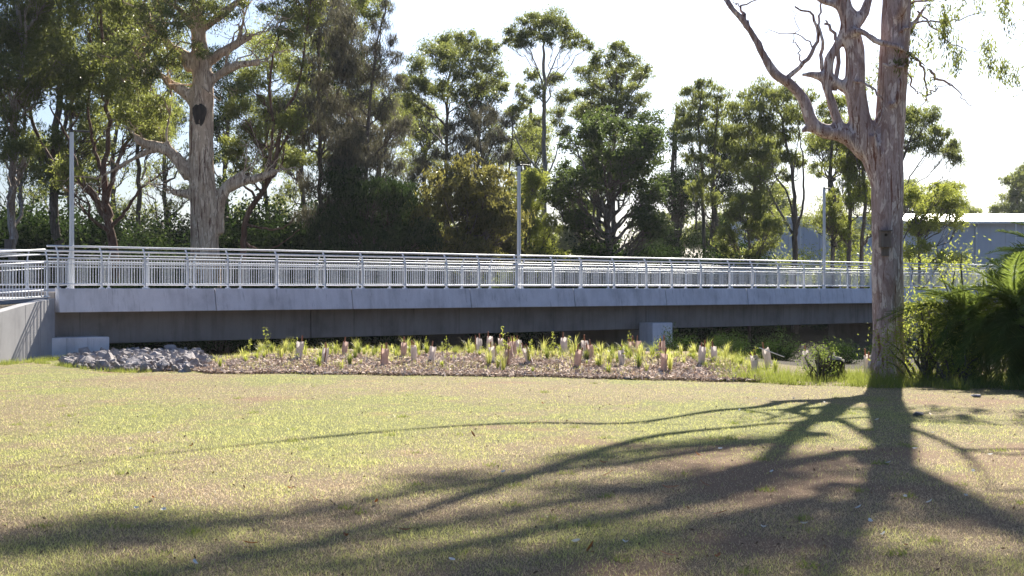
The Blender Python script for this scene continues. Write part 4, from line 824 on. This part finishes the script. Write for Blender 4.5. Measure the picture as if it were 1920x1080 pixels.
for (u, top, D, sd, lab, w) in ((1705, 335, 205, 71, 'hazy distant tree above the warehouse roof beside the smooth gum', 40), (1765, 340, 205, 72, 'hazy distant rounded tree above the warehouse roof end', 38), (1815, 385, 210, 75, 'low hazy distant tree at the dip of the skyline', 22),
                                (1905, 320, 205, 73, 'tall hazy distant tree above the warehouse past the dip of the skyline', 40), (1950, 300, 212, 74, 'hazy distant tree beyond the tall one past the dip of the skyline', 45), (1640, 350, 210, 76, 'hazy distant tree hidden behind the slender gums', 40),
                                (1440, 340, 215, 77, 'hazy distant tree glimpsed between the bare fanning stems', 50), (1360, 380, 215, 78, 'hazy distant tree glimpsed beside the twin stemmed gum', 50), (1250, 400, 215, 79, 'hazy distant tree low behind the dark broadleaf tree', 50), (1000, 400, 190, 80, 'distant tree low behind the umbrella gum', 60), (1085, 380, 190, 81, 'distant tree behind the umbrella gum and broadleaf tree', 50),
                                (800, 380, 180, 82, 'distant tree low behind the flat topped gum', 60), (900, 390, 180, 83, 'distant tree low behind the olive wattle', 60)):
    ptree('distant_tree', lab, D, u, [(u, 460), (u + 3, 400), (u, top + 25)], [.4, .34, .25, .1], fill(u - w * .5, u + w * .5, top + 10, top + 60, 14, 22, 9, sd) + fill(u - w, u + w, top + 50, 470, 16, 26, 13, sd + 9), 4, tau=1.2, lscale=2.6, seed=sd, group='distant trees', twig=False)

# ------------------------------------------------------------------ mulch bed
nb_x, nb_y = 110, 60; Vm = []
for j in range(nb_y):
    for i in range(nb_x):
        x = -9.0 + 14.6 * i / (nb_x - 1); y0 = float(bed_front(x)) + .9 * (float(fbm(x * 1.1, 3.0, 14, 4)) - .5); y1 = 47.0
        y = y0 + (y1 - y0) * (j / (nb_y - 1)); Vm.append((x, y, float(height(x, y)) + (.03 * min(1, j / 4) - .012) + .03 * min(1, j / 3) * float(vnoise(x * 5, y * 5, 4))))
ii, jj = np.meshgrid(np.arange(nb_y - 1), np.arange(nb_x - 1), indexing='ij'); a = (ii * nb_x + jj).ravel()
m, nt = new_mat('mulch'); q = NT(nt); v = q.coord(); n1 = q.noise(v, 30, 6, .7); n2 = q.noise(v, 4, 4, .6)
c = q.ramp(n1, [(0.3, (0.10, 0.065, 0.052)), (0.5, (0.27, 0.185, 0.155)), (0.68, (0.46, 0.35, 0.30))])
q.out(q.principled(c, .95, normal=q.bump(n1, 1, .04), spec=.1)); M['mulch'] = m
tag(link('mulch_bed', np_mesh('mulch_bed', Vm, np.stack([a, a + 1, a + 1 + nb_x, a + nb_x], -1), True), m), 'wood chip mulch bed planted with seedlings before the bridge', 'mulch bed', kind='structure')
rg = np.random.default_rng(31); n = 26000
x = rg.uniform(-9, 5.6, n); y = bed_front(x) + .9 * (fbm(x * 1.1, 3.0, 14, 4) - .5) - .3 * rg.uniform(0, 1, n) ** 3 + rg.uniform(0, 1, n) ** 1.6 * 9.5; z = height(x, y) + .06
C = np.stack([x, y, z], -1); d = rg.normal(size=(n, 3)) * np.array([1, 1, .35]); d /= np.linalg.norm(d, axis=1)[:, None]
s_ = np.cross(d, rg.normal(size=(n, 3)) * .4 + np.array([0, 0, 1])); s_ /= np.linalg.norm(s_, axis=1)[:, None]
l_ = rg.uniform(.03, .11, n)[:, None]; w_ = rg.uniform(.008, .022, n)[:, None]
Vc = np.stack([C - d * l_ - s_ * w_, C + d * l_ - s_ * w_, C + d * l_ + s_ * w_, C - d * l_ + s_ * w_], 1).reshape(-1, 3)
chip = leaf_mat('wood_chip', (0.18, 0.12, 0.10), (0.56, 0.46, 0.40), (0.6, 0.48, 0.38), .9, .08, .1)
tag(link('mulch_chips', np_mesh('mulch_chips', Vc, np.arange(4 * n).reshape(n, 4)), chip), 'loose brown wood chips strewn over the planted bed', 'mulch', kind='stuff')

# tree guards
guard_m = []
for nm, c1, c2 in (('pale_guard', (0.62, 0.56, 0.52), (0.80, 0.74, 0.70)), ('pink_guard', (0.50, 0.36, 0.30), (0.68, 0.52, 0.45))):
    m, nt = new_mat(nm); q = NT(nt); n1 = q.noise(q.coord((1, 1, .6)), 16, 5, .6)
    colr = q.ramp(n1, [(0.3, c1), (0.7, c2)]); p = q.principled(colr, .8); t = q.n('ShaderNodeBsdfTranslucent'); q.l(colr, t.inputs[0])
    mx = q.n('ShaderNodeMixShader'); mx.inputs[0].default_value = .3; q.l(p, mx.inputs[1]); q.l(t.outputs[0], mx.inputs[2]); q.out(mx.outputs[0]); guard_m.append(m)
M['stake'], _nt = new_mat('stake_wood'); _q = NT(_nt)
_q.out(_q.principled(_q.ramp(_q.noise(_q.coord((1, 1, .2)), 25), [(0.3, (0.22, 0.095, 0.055)), (0.7, (0.36, 0.17, 0.10))]), .85))
def guard_mesh(seed):
    rg = np.random.default_rng(seed); mb = MB(); n = 14; rows = 7; V = []
    tri = [np.array([math.cos(a_), math.sin(a_)]) * .092 for a_ in (0.5, 2.6, 4.7)]
    for r in range(rows):
        h = .39 * r / (rows - 1); sw = 1 + .08 * math.sin(r * 1.4 + seed)
        for i in range(n):
            f = i / n * 3; e = int(f); g = f - e; p = tri[e] * (1 - g) + tri[(e + 1) % 3] * g; p = p * (1 + .25 * math.sin(math.pi * g))
            V.append((p[0] * sw + rg.normal() * .003 + .02 * (r / 6) * math.sin(seed), p[1] * sw, h + (.012 * rg.normal() if r == rows - 1 else 0)))
    i, j = np.meshgrid(np.arange(rows - 1), np.arange(n), indexing='ij'); j2 = (j + 1) % n
    mb.add(V, np.stack([i * n + j, i * n + j2, (i + 1) * n + j2, (i + 1) * n + j], -1).reshape(-1, 4)); return mb.mesh('sleeve', True)
GM = [[guard_mesh(s_) for s_ in (1, 2, 3)] for _ in range(2)]
for a_ in range(2):
    for me_ in GM[a_]: me_.materials.append(guard_m[a_])
mb = MB(); mb.box((.045, .02, .25), (.026, .026, .56)); stake_me = mb.mesh('stake'); stake_me.materials.append(M['stake'])
mb = MB(); mb.box((-.045, -.03, .22), (.024, .024, .50)); stake_me2 = mb.mesh('stake'); stake_me2.materials.append(M['stake'])
def seedling_mesh(seed, H, n):
    rg = np.random.default_rng(seed); st = MB(); C = []
    for i in range(3):
        p1 = np.array([rg.normal() * .06, rg.normal() * .06, H * rg.uniform(.7, 1)]); P = limb_path((0, 0, 0), p1, rg, 6, -.05, .03); st.tube(P, np.linspace(.006, .003, 6), 4, cap=False)
        for t in rg.uniform(.35, 1, n): k = t * 5; i0 = min(4, int(k)); C.append(P[i0] + (P[i0 + 1] - P[i0]) * (k - i0) + rg.normal(size=3) * .025)
    Vl, Fl = leaves_np(np.array(C), 'small', .62, rg, -.1); return np_mesh('leaves', Vl, Fl), st.mesh('stem')
SD = [seedling_mesh(s_, h_, n_) for s_, h_, n_ in ((1, .55, 10), (2, .75, 12), (3, .95, 14), (4, .6, 16))]
for a_, b_ in SD: a_.materials.append(L['lime']); b_.materials.append(M['grey_bark'])
Gz = [(480 + x_ / 3.6, 420 + b_ / 3.6, v_) for x_, b_, v_ in ((285, 920, 0), (455, 950, 0), (597, 898, 1), (862, 965, 1), (995, 910, 1), (1063, 933, 0), (1185, 935, 0), (1500, 880, 0), (1580, 872, 0), (1600, 945, 0), (1658, 874, 0), (1687, 970, 1), (1725, 915, 1))]
Gz += [(960 + x_ / 3.6, 420 + b_ / 3.6, v_) for x_, b_, v_ in ((15, 895, 1), (50, 885, 0), (120, 952, 0), (357, 885, 0), (440, 975, 1), (497, 915, 0), (535, 925, 1), (745, 965, 0), (800, 905, 1), (843, 900, 1), (1013, 918, 1), (1028, 1005, 1), (1280, 960, 0), (1370, 938, 0), (1645, 1015, 0))]
Gz += [(1441, 690, 0), (1626, 704, 0), (1512, 690, 0)]
rg = np.random.default_rng(8)
for i, (u, v_, kd) in enumerate(Gz):
    p = ground_at(u, v_); p[2] += .02
    lab = 'pale tree guard sleeve with wooden stake around a seedling in the mulch bed' if kd == 0 else 'pinkish brown tree guard sleeve with stake around a seedling in the mulch bed'
    t = thing('tree_guard', tuple(p), lab, 'tree guard', 'pale tree guards' if kd == 0 else 'pinkish tree guards', rg.uniform(0, 6.28), rg.uniform(1.0, 1.25))
    t.rotation_euler = (rg.normal() * .10, rg.normal() * .10, rg.uniform(0, 6.28))
    link('sleeve', GM[kd][i % 3], None, t); link('stake', stake_me, None, t)
    if i % 2: link('stake', stake_me2, None, t)
    if i in (0, 15, 20, 27, 21, 11):
        s_ = thing('seedling', tuple(p + np.array([0, 0, .02])), 'leafy green seedling growing out of a tree guard', 'seedling', 'seedlings in guards', rg.uniform(0, 6)); link('leaves', SD[i % 4][0], None, s_); link('stem', SD[i % 4][1], None, s_)
# seedlings and tufts in the bed
def tuft_mesh(seed, H, n, spread):
    rg = np.random.default_rng(seed); V = []
    for i in range(n):
        a_ = rg.uniform(0, 6.283); b = np.array([math.cos(a_), math.sin(a_), 0]); s_ = np.array([-b[1], b[0], 0]); h = H * rg.uniform(.55, 1); sp = spread * rg.uniform(.2, 1); w = rg.uniform(.004, .009)
        o = b * .03 * rg.uniform(0, 1); p0 = o; p1 = o + b * sp * .35 + (0, 0, h * .65); p2 = o + b * sp + (0, 0, h * rg.uniform(.75, 1.0))
        V += [p0 - s_ * w, p0 + s_ * w, p1 + s_ * w * .8, p1 - s_ * w * .8, p2, p2 + s_ * .001]
    V = np.array(V); k = np.arange(n)[:, None] * 6
    Fq = np.vstack([k + np.array([[0, 1, 2, 3]]), k + np.array([[3, 2, 5, 4]])]); return np_mesh('grass_tuft', V, Fq)
TF = [tuft_mesh(s_, h_, n_, sp_) for s_, h_, n_, sp_ in ((1, .32, 34, .16), (2, .42, 40, .2), (3, .26, 30, .14), (4, .5, 36, .25), (5, .36, 44, .22))]
for i, t_ in enumerate(TF): t_.materials.append((L['tuft'], L['grass'], L['lime'], L['tuft'], L['lime'])[i])
rg = np.random.default_rng(12)
cnt = 0
while cnt < 270:
    x = rg.uniform(-8.2, 6.4); f = rg.uniform(0, 1) ** .8; y = float(bed_front(x)) + .7 + f * 8.6
    if rg.uniform() > (.35 + .65 * f) * (0.65 + .35 * (x > -3)): continue
    o = link('grass_tuft', TF[rg.integers(0, 5)], None); o.location = (x, y, float(height(x, y)) + .03); s_ = rg.uniform(.4, 1.25); o.scale = (s_, s_, s_ * rg.uniform(.8, 1.2)); o.rotation_euler = (0, 0, rg.uniform(0, 6))
    tag(o, 'small bright green grass tuft planted in the mulch bed', 'grass tuft', 'grass tufts in the mulch bed'); cnt += 1
for i in range(30):
    x = rg.uniform(-8, 6.3); y = float(bed_front(x)) + rg.uniform(2.0, 9.5); k = rg.integers(0, 4)
    t = thing('seedling', (x, y, float(height(x, y)) + .03), 'thin leafy seedling without a guard in the mulch bed', 'seedling', 'unguarded seedlings', rg.uniform(0, 6), rg.uniform(.5, .95))
    link('leaves', SD[k][0], None, t); link('stem', SD[k][1], None, t)
p0_, p1_ = ground_at(1470, 690), ground_at(1424, 690); mb = MB(); mb.tube([p0_ + (0, 0, .28), p1_ + (0, 0, .50)], .012, 6)
tag(mb.build('stake', M['pole']), 'thin pale rod leaning across the end of the mulch bed', 'rod')

# ------------------------------------------------------------------ riprap
def rock_mesh(seed):
    bm = bmesh.new(); rg = np.random.default_rng(seed); ax = rg.uniform(.7, 1.2, 3) * np.array([1, 1, .75])
    for _ in range(15):
        d = rg.normal(size=3); d /= np.linalg.norm(d); bm.verts.new(Vector(d * ax * rg.uniform(.85, 1.1)))
    h = bmesh.ops.convex_hull(bm, input=bm.verts); bmesh.ops.delete(bm, geom=[g for g in h['geom_interior'] if isinstance(g, bmesh.types.BMVert)], context='VERTS')
    me_ = bpy.data.meshes.new('rock'); bm.to_mesh(me_); bm.free(); me_.polygons.foreach_set('use_smooth', np.zeros(len(me_.polygons), bool)); return me_
m, nt = new_mat('rock'); q = NT(nt); oi = q.n('ShaderNodeObjectInfo'); n1 = q.noise(q.coord(), 2.5, 6, .7)
c = q.ramp(n1, [(0.3, (0.24, 0.22, 0.22)), (0.55, (0.42, 0.40, 0.405)), (0.75, (0.56, 0.53, 0.52))])
tn = q.ramp(oi.outputs['Random'], [(0.0, (0.50, 0.42, 0.36)), (0.25, (0.8, 0.76, 0.74)), (1.0, (1.2, 1.17, 1.18))])
q.out(q.principled(q.mix(1.0, c, tn, 'MULTIPLY'), .9, normal=q.bump(n1, .7, .1), spec=.2)); M['rock'] = m
RM = [rock_mesh(s_) for s_ in range(10)]
for r_ in RM: r_.materials.append(m)
rip = thing('riprap', (-11, 42, -.3), 'apron of grey broken rocks spread below the bridge abutment', 'rocks')
poly = np.array([(-12.9, 40.5), (-14.3, 46), (-13.0, 48.5), (-10.8, 49), (-9.3, 44), (-7.8, 36.8), (-8.3, 35.6), (-9.8, 36.0), (-11.2, 37.6)])
def inside(x, y):
    c_ = False; j = len(poly) - 1
    for i in range(len(poly)):
        if ((poly[i][1] > y) != (poly[j][1] > y)) and x < (poly[j][0] - poly[i][0]) * (y - poly[i][1]) / (poly[j][1] - poly[i][1]) + poly[i][0]: c_ = not c_
        j = i
    return c_
def edge_dist(p):
    A = poly; D_ = np.roll(poly, -1, 0) - A; t = np.clip(np.sum((p - A) * D_, 1) / np.sum(D_ * D_, 1), 0, 1)
    return float(np.min(np.linalg.norm(p - (A + D_ * t[:, None]), axis=1)))
rg = np.random.default_rng(77); cand = []
while len(cand) < 1500:
    x, y = rg.uniform(-15, -7.5), rg.uniform(35.5, 50)
    if inside(x, y):
        e = edge_dist(np.array([x, y]))
        cand.append((x, y, float(np.clip(rg.lognormal(-2.6, .48), .04, .25)), min(e, 1.2)))
cand.sort(key=lambda c_: c_[1]); restm = MB()
for i, (x, y, r_, e) in enumerate(cand):
    z = float(height(x, y)) + .02 + .045 * e + r_ * .15 + rg.uniform(-.03, .09); rot = rg.uniform(0, 6, 3); me_ = RM[i % 10]
    if i < 290:
        o = link('rock', me_, None, rip); o.location = (x + 11, y - 42, z + .3); o.rotation_euler = rot; o.scale = (r_, r_ * rg.uniform(.8, 1.2), r_)
    else:
        co = np.empty(len(me_.vertices) * 3, np.float32); me_.vertices.foreach_get('co', co); co = co.reshape(-1, 3)
        Rm = np.array(Matrix.Rotation(rot[0], 3, 'X') @ Matrix.Rotation(rot[2], 3, 'Z')); fs = np.array([list(p.vertices) for p in me_.polygons])
        restm.add((co * r_) @ Rm.T + np.array([x + 11, y - 42, z + .3]), None, fs)
o = link('small_rocks', restm.mesh('small_rocks'), m, rip); o['kind'] = 'stuff'

# ------------------------------------------------------------------ palm, shrubs, tall grass, stump at the right
def frond_mesh(seed, Ln, arch):
    rg = np.random.default_rng(seed); t = np.linspace(0, 1, 14); mbr = MB()
    P = np.stack([Ln * (t - .12 * arch * t ** 2), .05 * np.sin(t * 4 + seed) * Ln * .3, Ln * (.25 * t - arch * .75 * t ** 2.2)], -1)
    mbr.tube(P, np.linspace(.022, .005, 14), 5, cap=False); V = []; n = 70
    for i in range(n):
        s_ = .10 + .9 * i / n; k = s_ * 13; i0 = min(12, int(k)); p = P[i0] + (P[i0 + 1] - P[i0]) * (k - i0); tg = P[i0 + 1] - P[i0]; tg /= np.linalg.norm(tg)
        side = np.cross(tg, (0, 0, 1)); side /= np.linalg.norm(side); up = np.cross(side, tg)
        ll = Ln * .26 * math.sin(math.pi * (.12 + .82 * s_)) ** .7 * rg.uniform(.8, 1.15)
        for sg in (-1, 1):
            d = side * sg * .8 + tg * (.45 + .5 * s_) + up * rg.uniform(.0, .45); d /= np.linalg.norm(d); e = p + d * ll + np.array([0, 0, -ll * .22 * rg.uniform(.3, 1.6)]); mid = (p + e) / 2 + np.array([0, 0, .03]); wv = np.cross(d, up); wv = wv / np.linalg.norm(wv) * .012
            V += [p, mid + wv, e, mid - wv]
    mbr.add(V, np.arange(len(V)).reshape(-1, 4)); return mbr.mesh('frond')
FR = [frond_mesh(s_, l_, a_) for s_, l_, a_ in ((1, 1.55, .9), (2, 1.35, .55), (3, 1.65, 1.15), (4, 1.25, .75), (5, 1.45, 1.3))]
for f_ in FR: f_.materials.append(L['palm'])
rg = np.random.default_rng(41)
def palm(x, y, zc, n, label, s0=1.0):
    z = float(height(x, y)); t = thing('palm', (x, y, z), label, 'palm', 'low palms at the lawn edge')
    mb = MB(); P = np.array([(0, 0, -.2), (0.03, 0, zc * .4), (.02, .02, zc)]); mb.tube(curve(P, 9), np.linspace(.19, .15, 9), 10, jitter=.12, seed=4); link('trunk', mb.mesh('trunk', True), M['grey_bark'], t)
    for i in range(n):
        o = link('frond', FR[i % 5], None, t); o.location = (rg.normal() * .08, rg.normal() * .08, zc - .05 - rg.uniform(0, .3))
        el = rg.uniform(-.9, 1.15); o.rotation_euler = (rg.normal() * .2, -el, i * 2.399 + rg.normal() * .2); o.scale = (s0 * rg.uniform(.85, 1.15),) * 3
palm(10.55, 29.6, 1.75, 66, 'dense dark palm clump with drooping fronds at the lawn edge, right of the smooth gum', 1.05)
palm(12.1, 31.5, 2.5, 60, 'palm with higher upright fronds standing behind the dense palm clump', 1.15)
palm(11.2, 28.3, 1.1, 56, 'low spreading palm in front of the dense palm clump', .9)
palm(9.9, 31.0, 1.5, 50, 'palm with arching fronds half behind the sunlit shrub', 1.0)
fs = shrub_mesh(55, 1.0, 1.7, 3000, 'small', .6, .1); shrub(fs, 'lime', (9.0, 30.9, float(height(9, 30.9))), 'loose shrub with sunlit green leaves between the smooth gum and the palm', 1.0, 0, None)
fs2 = shrub_mesh(56, 1.3, 2.9, 2200, 'small', .65, .1); shrub(fs2, 'lime', (9.9, 31.8, float(height(9.9, 31.8))), 'tall sparse sunlit shrub rising behind the palm fronds', 1.0, 1, None)
fs3 = shrub_mesh(57, .5, .95, 900, 'small', .45, .1); shrub(fs3, 'palm', (6.85, 31.6, float(height(6.85, 31.6))), 'dark reddish green low shrub beside the charred stump', 1.0, 1, None)
fs4 = shrub_mesh(58, .7, .8, 900, 'small', .6, .1); shrub(fs4, 'lime', (9.3, 29.9, float(height(9.3, 29.9))), 'low sunlit leafy shrub at the foot of the palm', 1.0, 2, None)
# stump
sp = ground_at(1562, 712); st = thing('stump', tuple(sp), 'charred dark tree stump with pale broken top beside the smooth gum', 'stump')
mb = MB(); zs = np.linspace(-.1, .46, 7); rr = np.array([.36, .32, .29, .27, .27, .28, .26]); mb.tube(np.stack([np.zeros(7), np.zeros(7), zs], -1), rr, 14, jitter=.12, seed=2); link('body', mb.mesh('body', True), M['dark_wood'], st)
mb = MB(); mb.tube([(.05, 0, .44), (.06, 0, .52)], [.20, .13], 10, jitter=.2, seed=5); mb.tube([(.02, 0, .5), (.0, 0, .62)], [.04, .03], 6); link('broken_top', mb.mesh('broken_top', True), guard_m[0], st)

def blades(name, x, y, h, w, mat, label, cat, seed, lean=.5, z0=0.0):
    rg = np.random.default_rng(seed); n = len(x); z = height(x, y) + z0; a_ = rg.uniform(0, 6.283, n); l_ = rg.uniform(.1, 1, n) * lean
    b = np.stack([x, y, z], -1); d = np.stack([np.cos(a_) * l_, np.sin(a_) * l_, np.ones(n)], -1); d /= np.linalg.norm(d, axis=1)[:, None]
    a2 = rg.uniform(0, 6.283, n); s_ = np.stack([np.cos(a2), np.sin(a2), np.zeros(n)], -1)
    V = np.stack([b - s_ * w[:, None], b + s_ * w[:, None], b + d * h[:, None]], 1).reshape(-1, 3)
    return tag(link(name, np_mesh(name, V, np.arange(3 * n).reshape(n, 3)), mat), label, cat, kind='stuff')
rg = np.random.default_rng(61); n = 22000
x = rg.uniform(4.6, 13.5, n); yf = np.interp(x, [4.6, 5.4, 6.5, 8.5, 10, 13.5], [31.6, 30.6, 29.5, 28.3, 27.6, 27]); y = yf + .25 * np.sin(x * 4) + rg.uniform(0, 1, n) ** 1.3 * 6
keep = vnoise(x * 1.6, y * 1.6, 8) > .38; x, y = x[keep], y[keep]
blades('long_grass', x, y, rg.uniform(.05, .42, len(x)) * (.3 + 1.1 * vnoise(x * 1.7, y * 1.7, 2)), rg.uniform(.004, .009, len(x)), L['grass'], 'long green grass round the foot of the smooth gum and palms', 'grass', 1, .8)
# short lawn blades
rg = np.random.default_rng(62)
def scatter(n, dmin, dmax, p):
    D = dmin * (dmax / dmin) ** (rg.uniform(0, 1, n) ** p); x = rg.uniform(-.40, .40, n) * D; return x, D
x, y = scatter(500000, 8.8, 43, 1.05); ok = (y < bed_front(x) - .1) | (x < -8) | ((x > 5.6) & (y < 33)); ok &= rg.uniform(0, 1, len(x)) > .72 * bare_mask(x, y); ok &= ~((x > -12.5) & (x < -8) & (y > 37.5)); x, y = x[ok], y[ok]
gm = green_mask(x, y) + .35 * (vnoise(x * 9, y * 9, 3) - .5); isg = rg.uniform(0, 1, len(x)) < np.clip(gm * .9 + .08, 0, 1)
for sel, nm, mt, lab in ((isg, 'lawn_grass', L['lawn'], 'short green lawn blades over the open ground'), (~isg, 'dry_lawn_grass', L['straw'], 'short straw coloured dead lawn blades over the open ground')):
    xx, yy = x[sel], y[sel]; h = rg.uniform(.010, .040, len(xx)) * (.5 + 1.0 * vnoise(xx * 5, yy * 5, 6)) * (1 + .25 * (nm == 'lawn_grass')); w = rg.uniform(.0013, .0026, len(xx)) * (1 + yy / 45); h = h * (1 - .3 * sstep(12, 30, yy))
    blades(nm, xx, yy, h, w, mt, lab, 'grass', 3 if nm == 'lawn_grass' else 4, 1.6 if nm == 'lawn_grass' else 2.6)
# fallen leaves, petals, clods
def flake(seed, l_, w_, curl):
    t = np.linspace(-1, 1, 7); V = []
    for a_ in t:
        hw = w_ * (1 - a_ * a_) ** .7 + .0008; zc = curl * a_ * a_ * l_
        V += [(a_ * l_, -hw, zc + hw * .5), (a_ * l_, 0, zc), (a_ * l_, hw, zc + hw * .5)]
    Fq = []
    for i in range(6):
        for j in range(2): Fq.append([i * 3 + j, i * 3 + 3 + j, i * 3 + 4 + j, i * 3 + 1 + j])
    return np_mesh('flake', V, np.array(Fq), True)
LB = leaf_mat('dead_leaf', (0.20, 0.06, 0.025), (0.30, 0.12, 0.04), (.5, .2, .05), .6, .2); LW = leaf_mat('white_petal', (0.62, 0.62, 0.62), (0.78, 0.78, 0.76), (.8, .8, .8), .6, .2)
FB = [flake(1, .07, .013, .25), flake(2, .055, .016, .5), flake(3, .08, .011, .15)]; FW = [flake(4, .035, .02, .4), flake(5, .028, .018, .7)]
for f_ in FB: f_.materials.append(LB)
for f_ in FW: f_.materials.append(LW)
brown = [(287, 939), (545, 921), (888, 819), (470, 1026), (650, 1012), (1140, 893), (1250, 920), (1310, 858), (1350, 968), (1252, 1047), (705, 948), (1105, 1035), (760, 1000), (1130, 872), (1745, 780), (1820, 835), (1345, 1052), (1000, 795), (1480, 812), (360, 840), (590, 940), (1320, 912), (1018, 760), (1700, 1030), (1262, 918)]
white = [(1610, 956), (1656, 1008), (1447, 889), (1431, 995), (1488, 750), (1632, 983), (1508, 988), (1696, 936), (1743, 946), (1387, 772), (1644, 790), (1750, 815), (1715, 845), (1825, 888), (1665, 872), (1545, 757), (846, 1056), (257, 958), (306, 961), (298, 815), (245, 845), (945, 889), (855, 700), (1172, 1022), (1080, 1022), (365, 1063), (1350, 845), (1810, 935), (1857, 856), (1418, 750)]
for i, (u, v_) in enumerate(brown):
    p = ground_at(u, v_); o = link('fallen_leaf', FB[i % 3], None); o.location = p + (0, 0, .025); o.rotation_euler = (rg.normal() * .25, rg.normal() * .25, rg.uniform(0, 6.3)); tag(o, 'curled rust brown gum leaf lying on the lawn', 'fallen leaf', 'brown leaves on the lawn')
for i, (u, v_) in enumerate(white):
    p = ground_at(u, v_); o = link('petal', FW[i % 2], None); o.location = p + (0, 0, .02); o.rotation_euler = (rg.normal() * .35, rg.normal() * .35, rg.uniform(0, 6.3)); tag(o, 'small white curled flake lying on the lawn', 'petal', 'white flakes on the lawn')
n = 800; x, y = scatter(n, 9, 33, .9); ok = y < bed_front(x) - .2; x, y = x[ok], y[ok]; n = len(x); C = np.stack([x, y, height(x, y) + .015], -1)
Vl, Fl = leaves_np(C, 'small', .32, rg, 0); tag(link('leaf_litter', np_mesh('leaf_litter', Vl, Fl), leaf_mat('litter', (0.05, 0.035, 0.025), (0.16, 0.10, 0.06), (.2, .12, .06), .8, .1)), 'tiny dark leaf scraps and clods scattered over the lawn', 'leaf litter', kind='stuff')
for u, v_, s_ in ((1725, 780, .09), (1150, 708, .14), (1830, 745, .09), (830, 704, .11), (1178, 712, .1)):
    p = ground_at(u, v_); o = link('stone', RM[int(u) % 10], None); o.location = p + (0, 0, s_ * .3); o.scale = (s_ * 1.3, s_, s_ * .7); tag(o, 'low dark stone lying by the edge of the lawn', 'stone', 'loose stones')

wx_, wy_ = [], []
for _ in range(75):
    D_ = 9.5 * 3.4 ** rg.uniform(); cx_ = rg.uniform(-.38, .38) * D_
    if D_ > bed_front(cx_) - .5 and -8 < cx_ < 5.6: continue
    k_ = rg.integers(15, 60); wx_.append(cx_ + rg.normal(size=k_) * .05); wy_.append(D_ + rg.normal(size=k_) * .05)
wx_ = np.concatenate(wx_); wy_ = np.concatenate(wy_)
blades('lawn_weeds', wx_, wy_, rg.uniform(.03, .09, len(wx_)), rg.uniform(.003, .006, len(wx_)), L['grass'], 'scattered low green weeds in the lawn', 'weeds', 9, 2.2)
n = 3200; t_ = rg.uniform(0, 1, n); x = -14.55 - .5 * t_ + rg.normal(size=n) * .16 + .35; y = 46.3 - 9 * t_
ok = vnoise(x * 2, y * 2, 5) > .4; x, y = x[ok], y[ok]
blades('wall_foot_grass', x, y, rg.uniform(.05, .22, len(x)), rg.uniform(.004, .009, len(x)), L['grass'], 'green weeds along the foot of the wing wall', 'weeds', 10, .9)
n = 2600; x = rg.uniform(-14.5, -7.6, n); y = np.interp(x, [-14.5, -12.9, -11.2, -9.8, -7.6], [42.5, 40.3, 37.4, 35.8, 35.8]) + rg.normal(size=n) * .18; ok = vnoise(x * 1.6, y * 1.6, 12) > .5; x, y = x[ok], y[ok]
blades('rock_edge_grass', x, y, rg.uniform(.04, .17, len(x)), rg.uniform(.004, .009, len(x)), L['grass'], 'green weeds along the edge of the rock apron', 'weeds', 11, .9)
n = 24000; x = rg.uniform(-8.6, 6.2, n); f_ = rg.uniform(0, 1, n); y = bed_front(x) + .15 + f_ * 9.2; ok = (fbm(x * .9, y * .9, 44, 3) > .36 + .18 * (1 - f_)); x, y, f_ = x[ok], y[ok], f_[ok]
blades('dry_bed_grass', x, y, rg.uniform(.06, .32, len(x)) * (.5 + .6 * f_), rg.uniform(.003, .007, len(x)), L['tuft'], 'thin yellowing grass growing between the seedlings of the bed', 'grass', 13, .9)
fs5 = shrub_mesh(59, .9, 1.15, 2600, 'small', .7, .2); fs6 = shrub_mesh(60, .8, 1.0, 2600, 'small', .7, .2)
for i, (x, y) in enumerate(((6.4, 42.5), (8.2, 44.0), (9.6, 42.0), (11.4, 43.6), (12.9, 42.2), (5.2, 45.5), (7.1, 46.2))):
    shrub((fs5, fs6)[i % 2], 'dark', (x, y, float(height(x, y)) - .1), 'low dark shrub on the gully edge behind the stump and smooth gum', rg.uniform(.6, .9), rg.uniform(0, 6), 'gully edge shrubs')
# ------------------------------------------------------------------ air
hz = MB(); hz.box((0, 740, 14.5), (1040, 1560, 37.0)); m, nt = new_mat('haze_air'); q = NT(nt)
vol = q.n('ShaderNodeVolumePrincipled'); vol.inputs['Color'].default_value = (0.86, 0.90, 0.98, 1); vol.inputs['Density'].default_value = 0.0001; vol.inputs['Anisotropy'].default_value = 0.3
o_ = q.n('ShaderNodeOutputMaterial'); q.l(vol.outputs[0], o_.inputs['Volume'])
tag(link('haze', hz.mesh('haze'), m), 'thin pale morning haze in the air over the whole place', 'haze', kind='stuff')
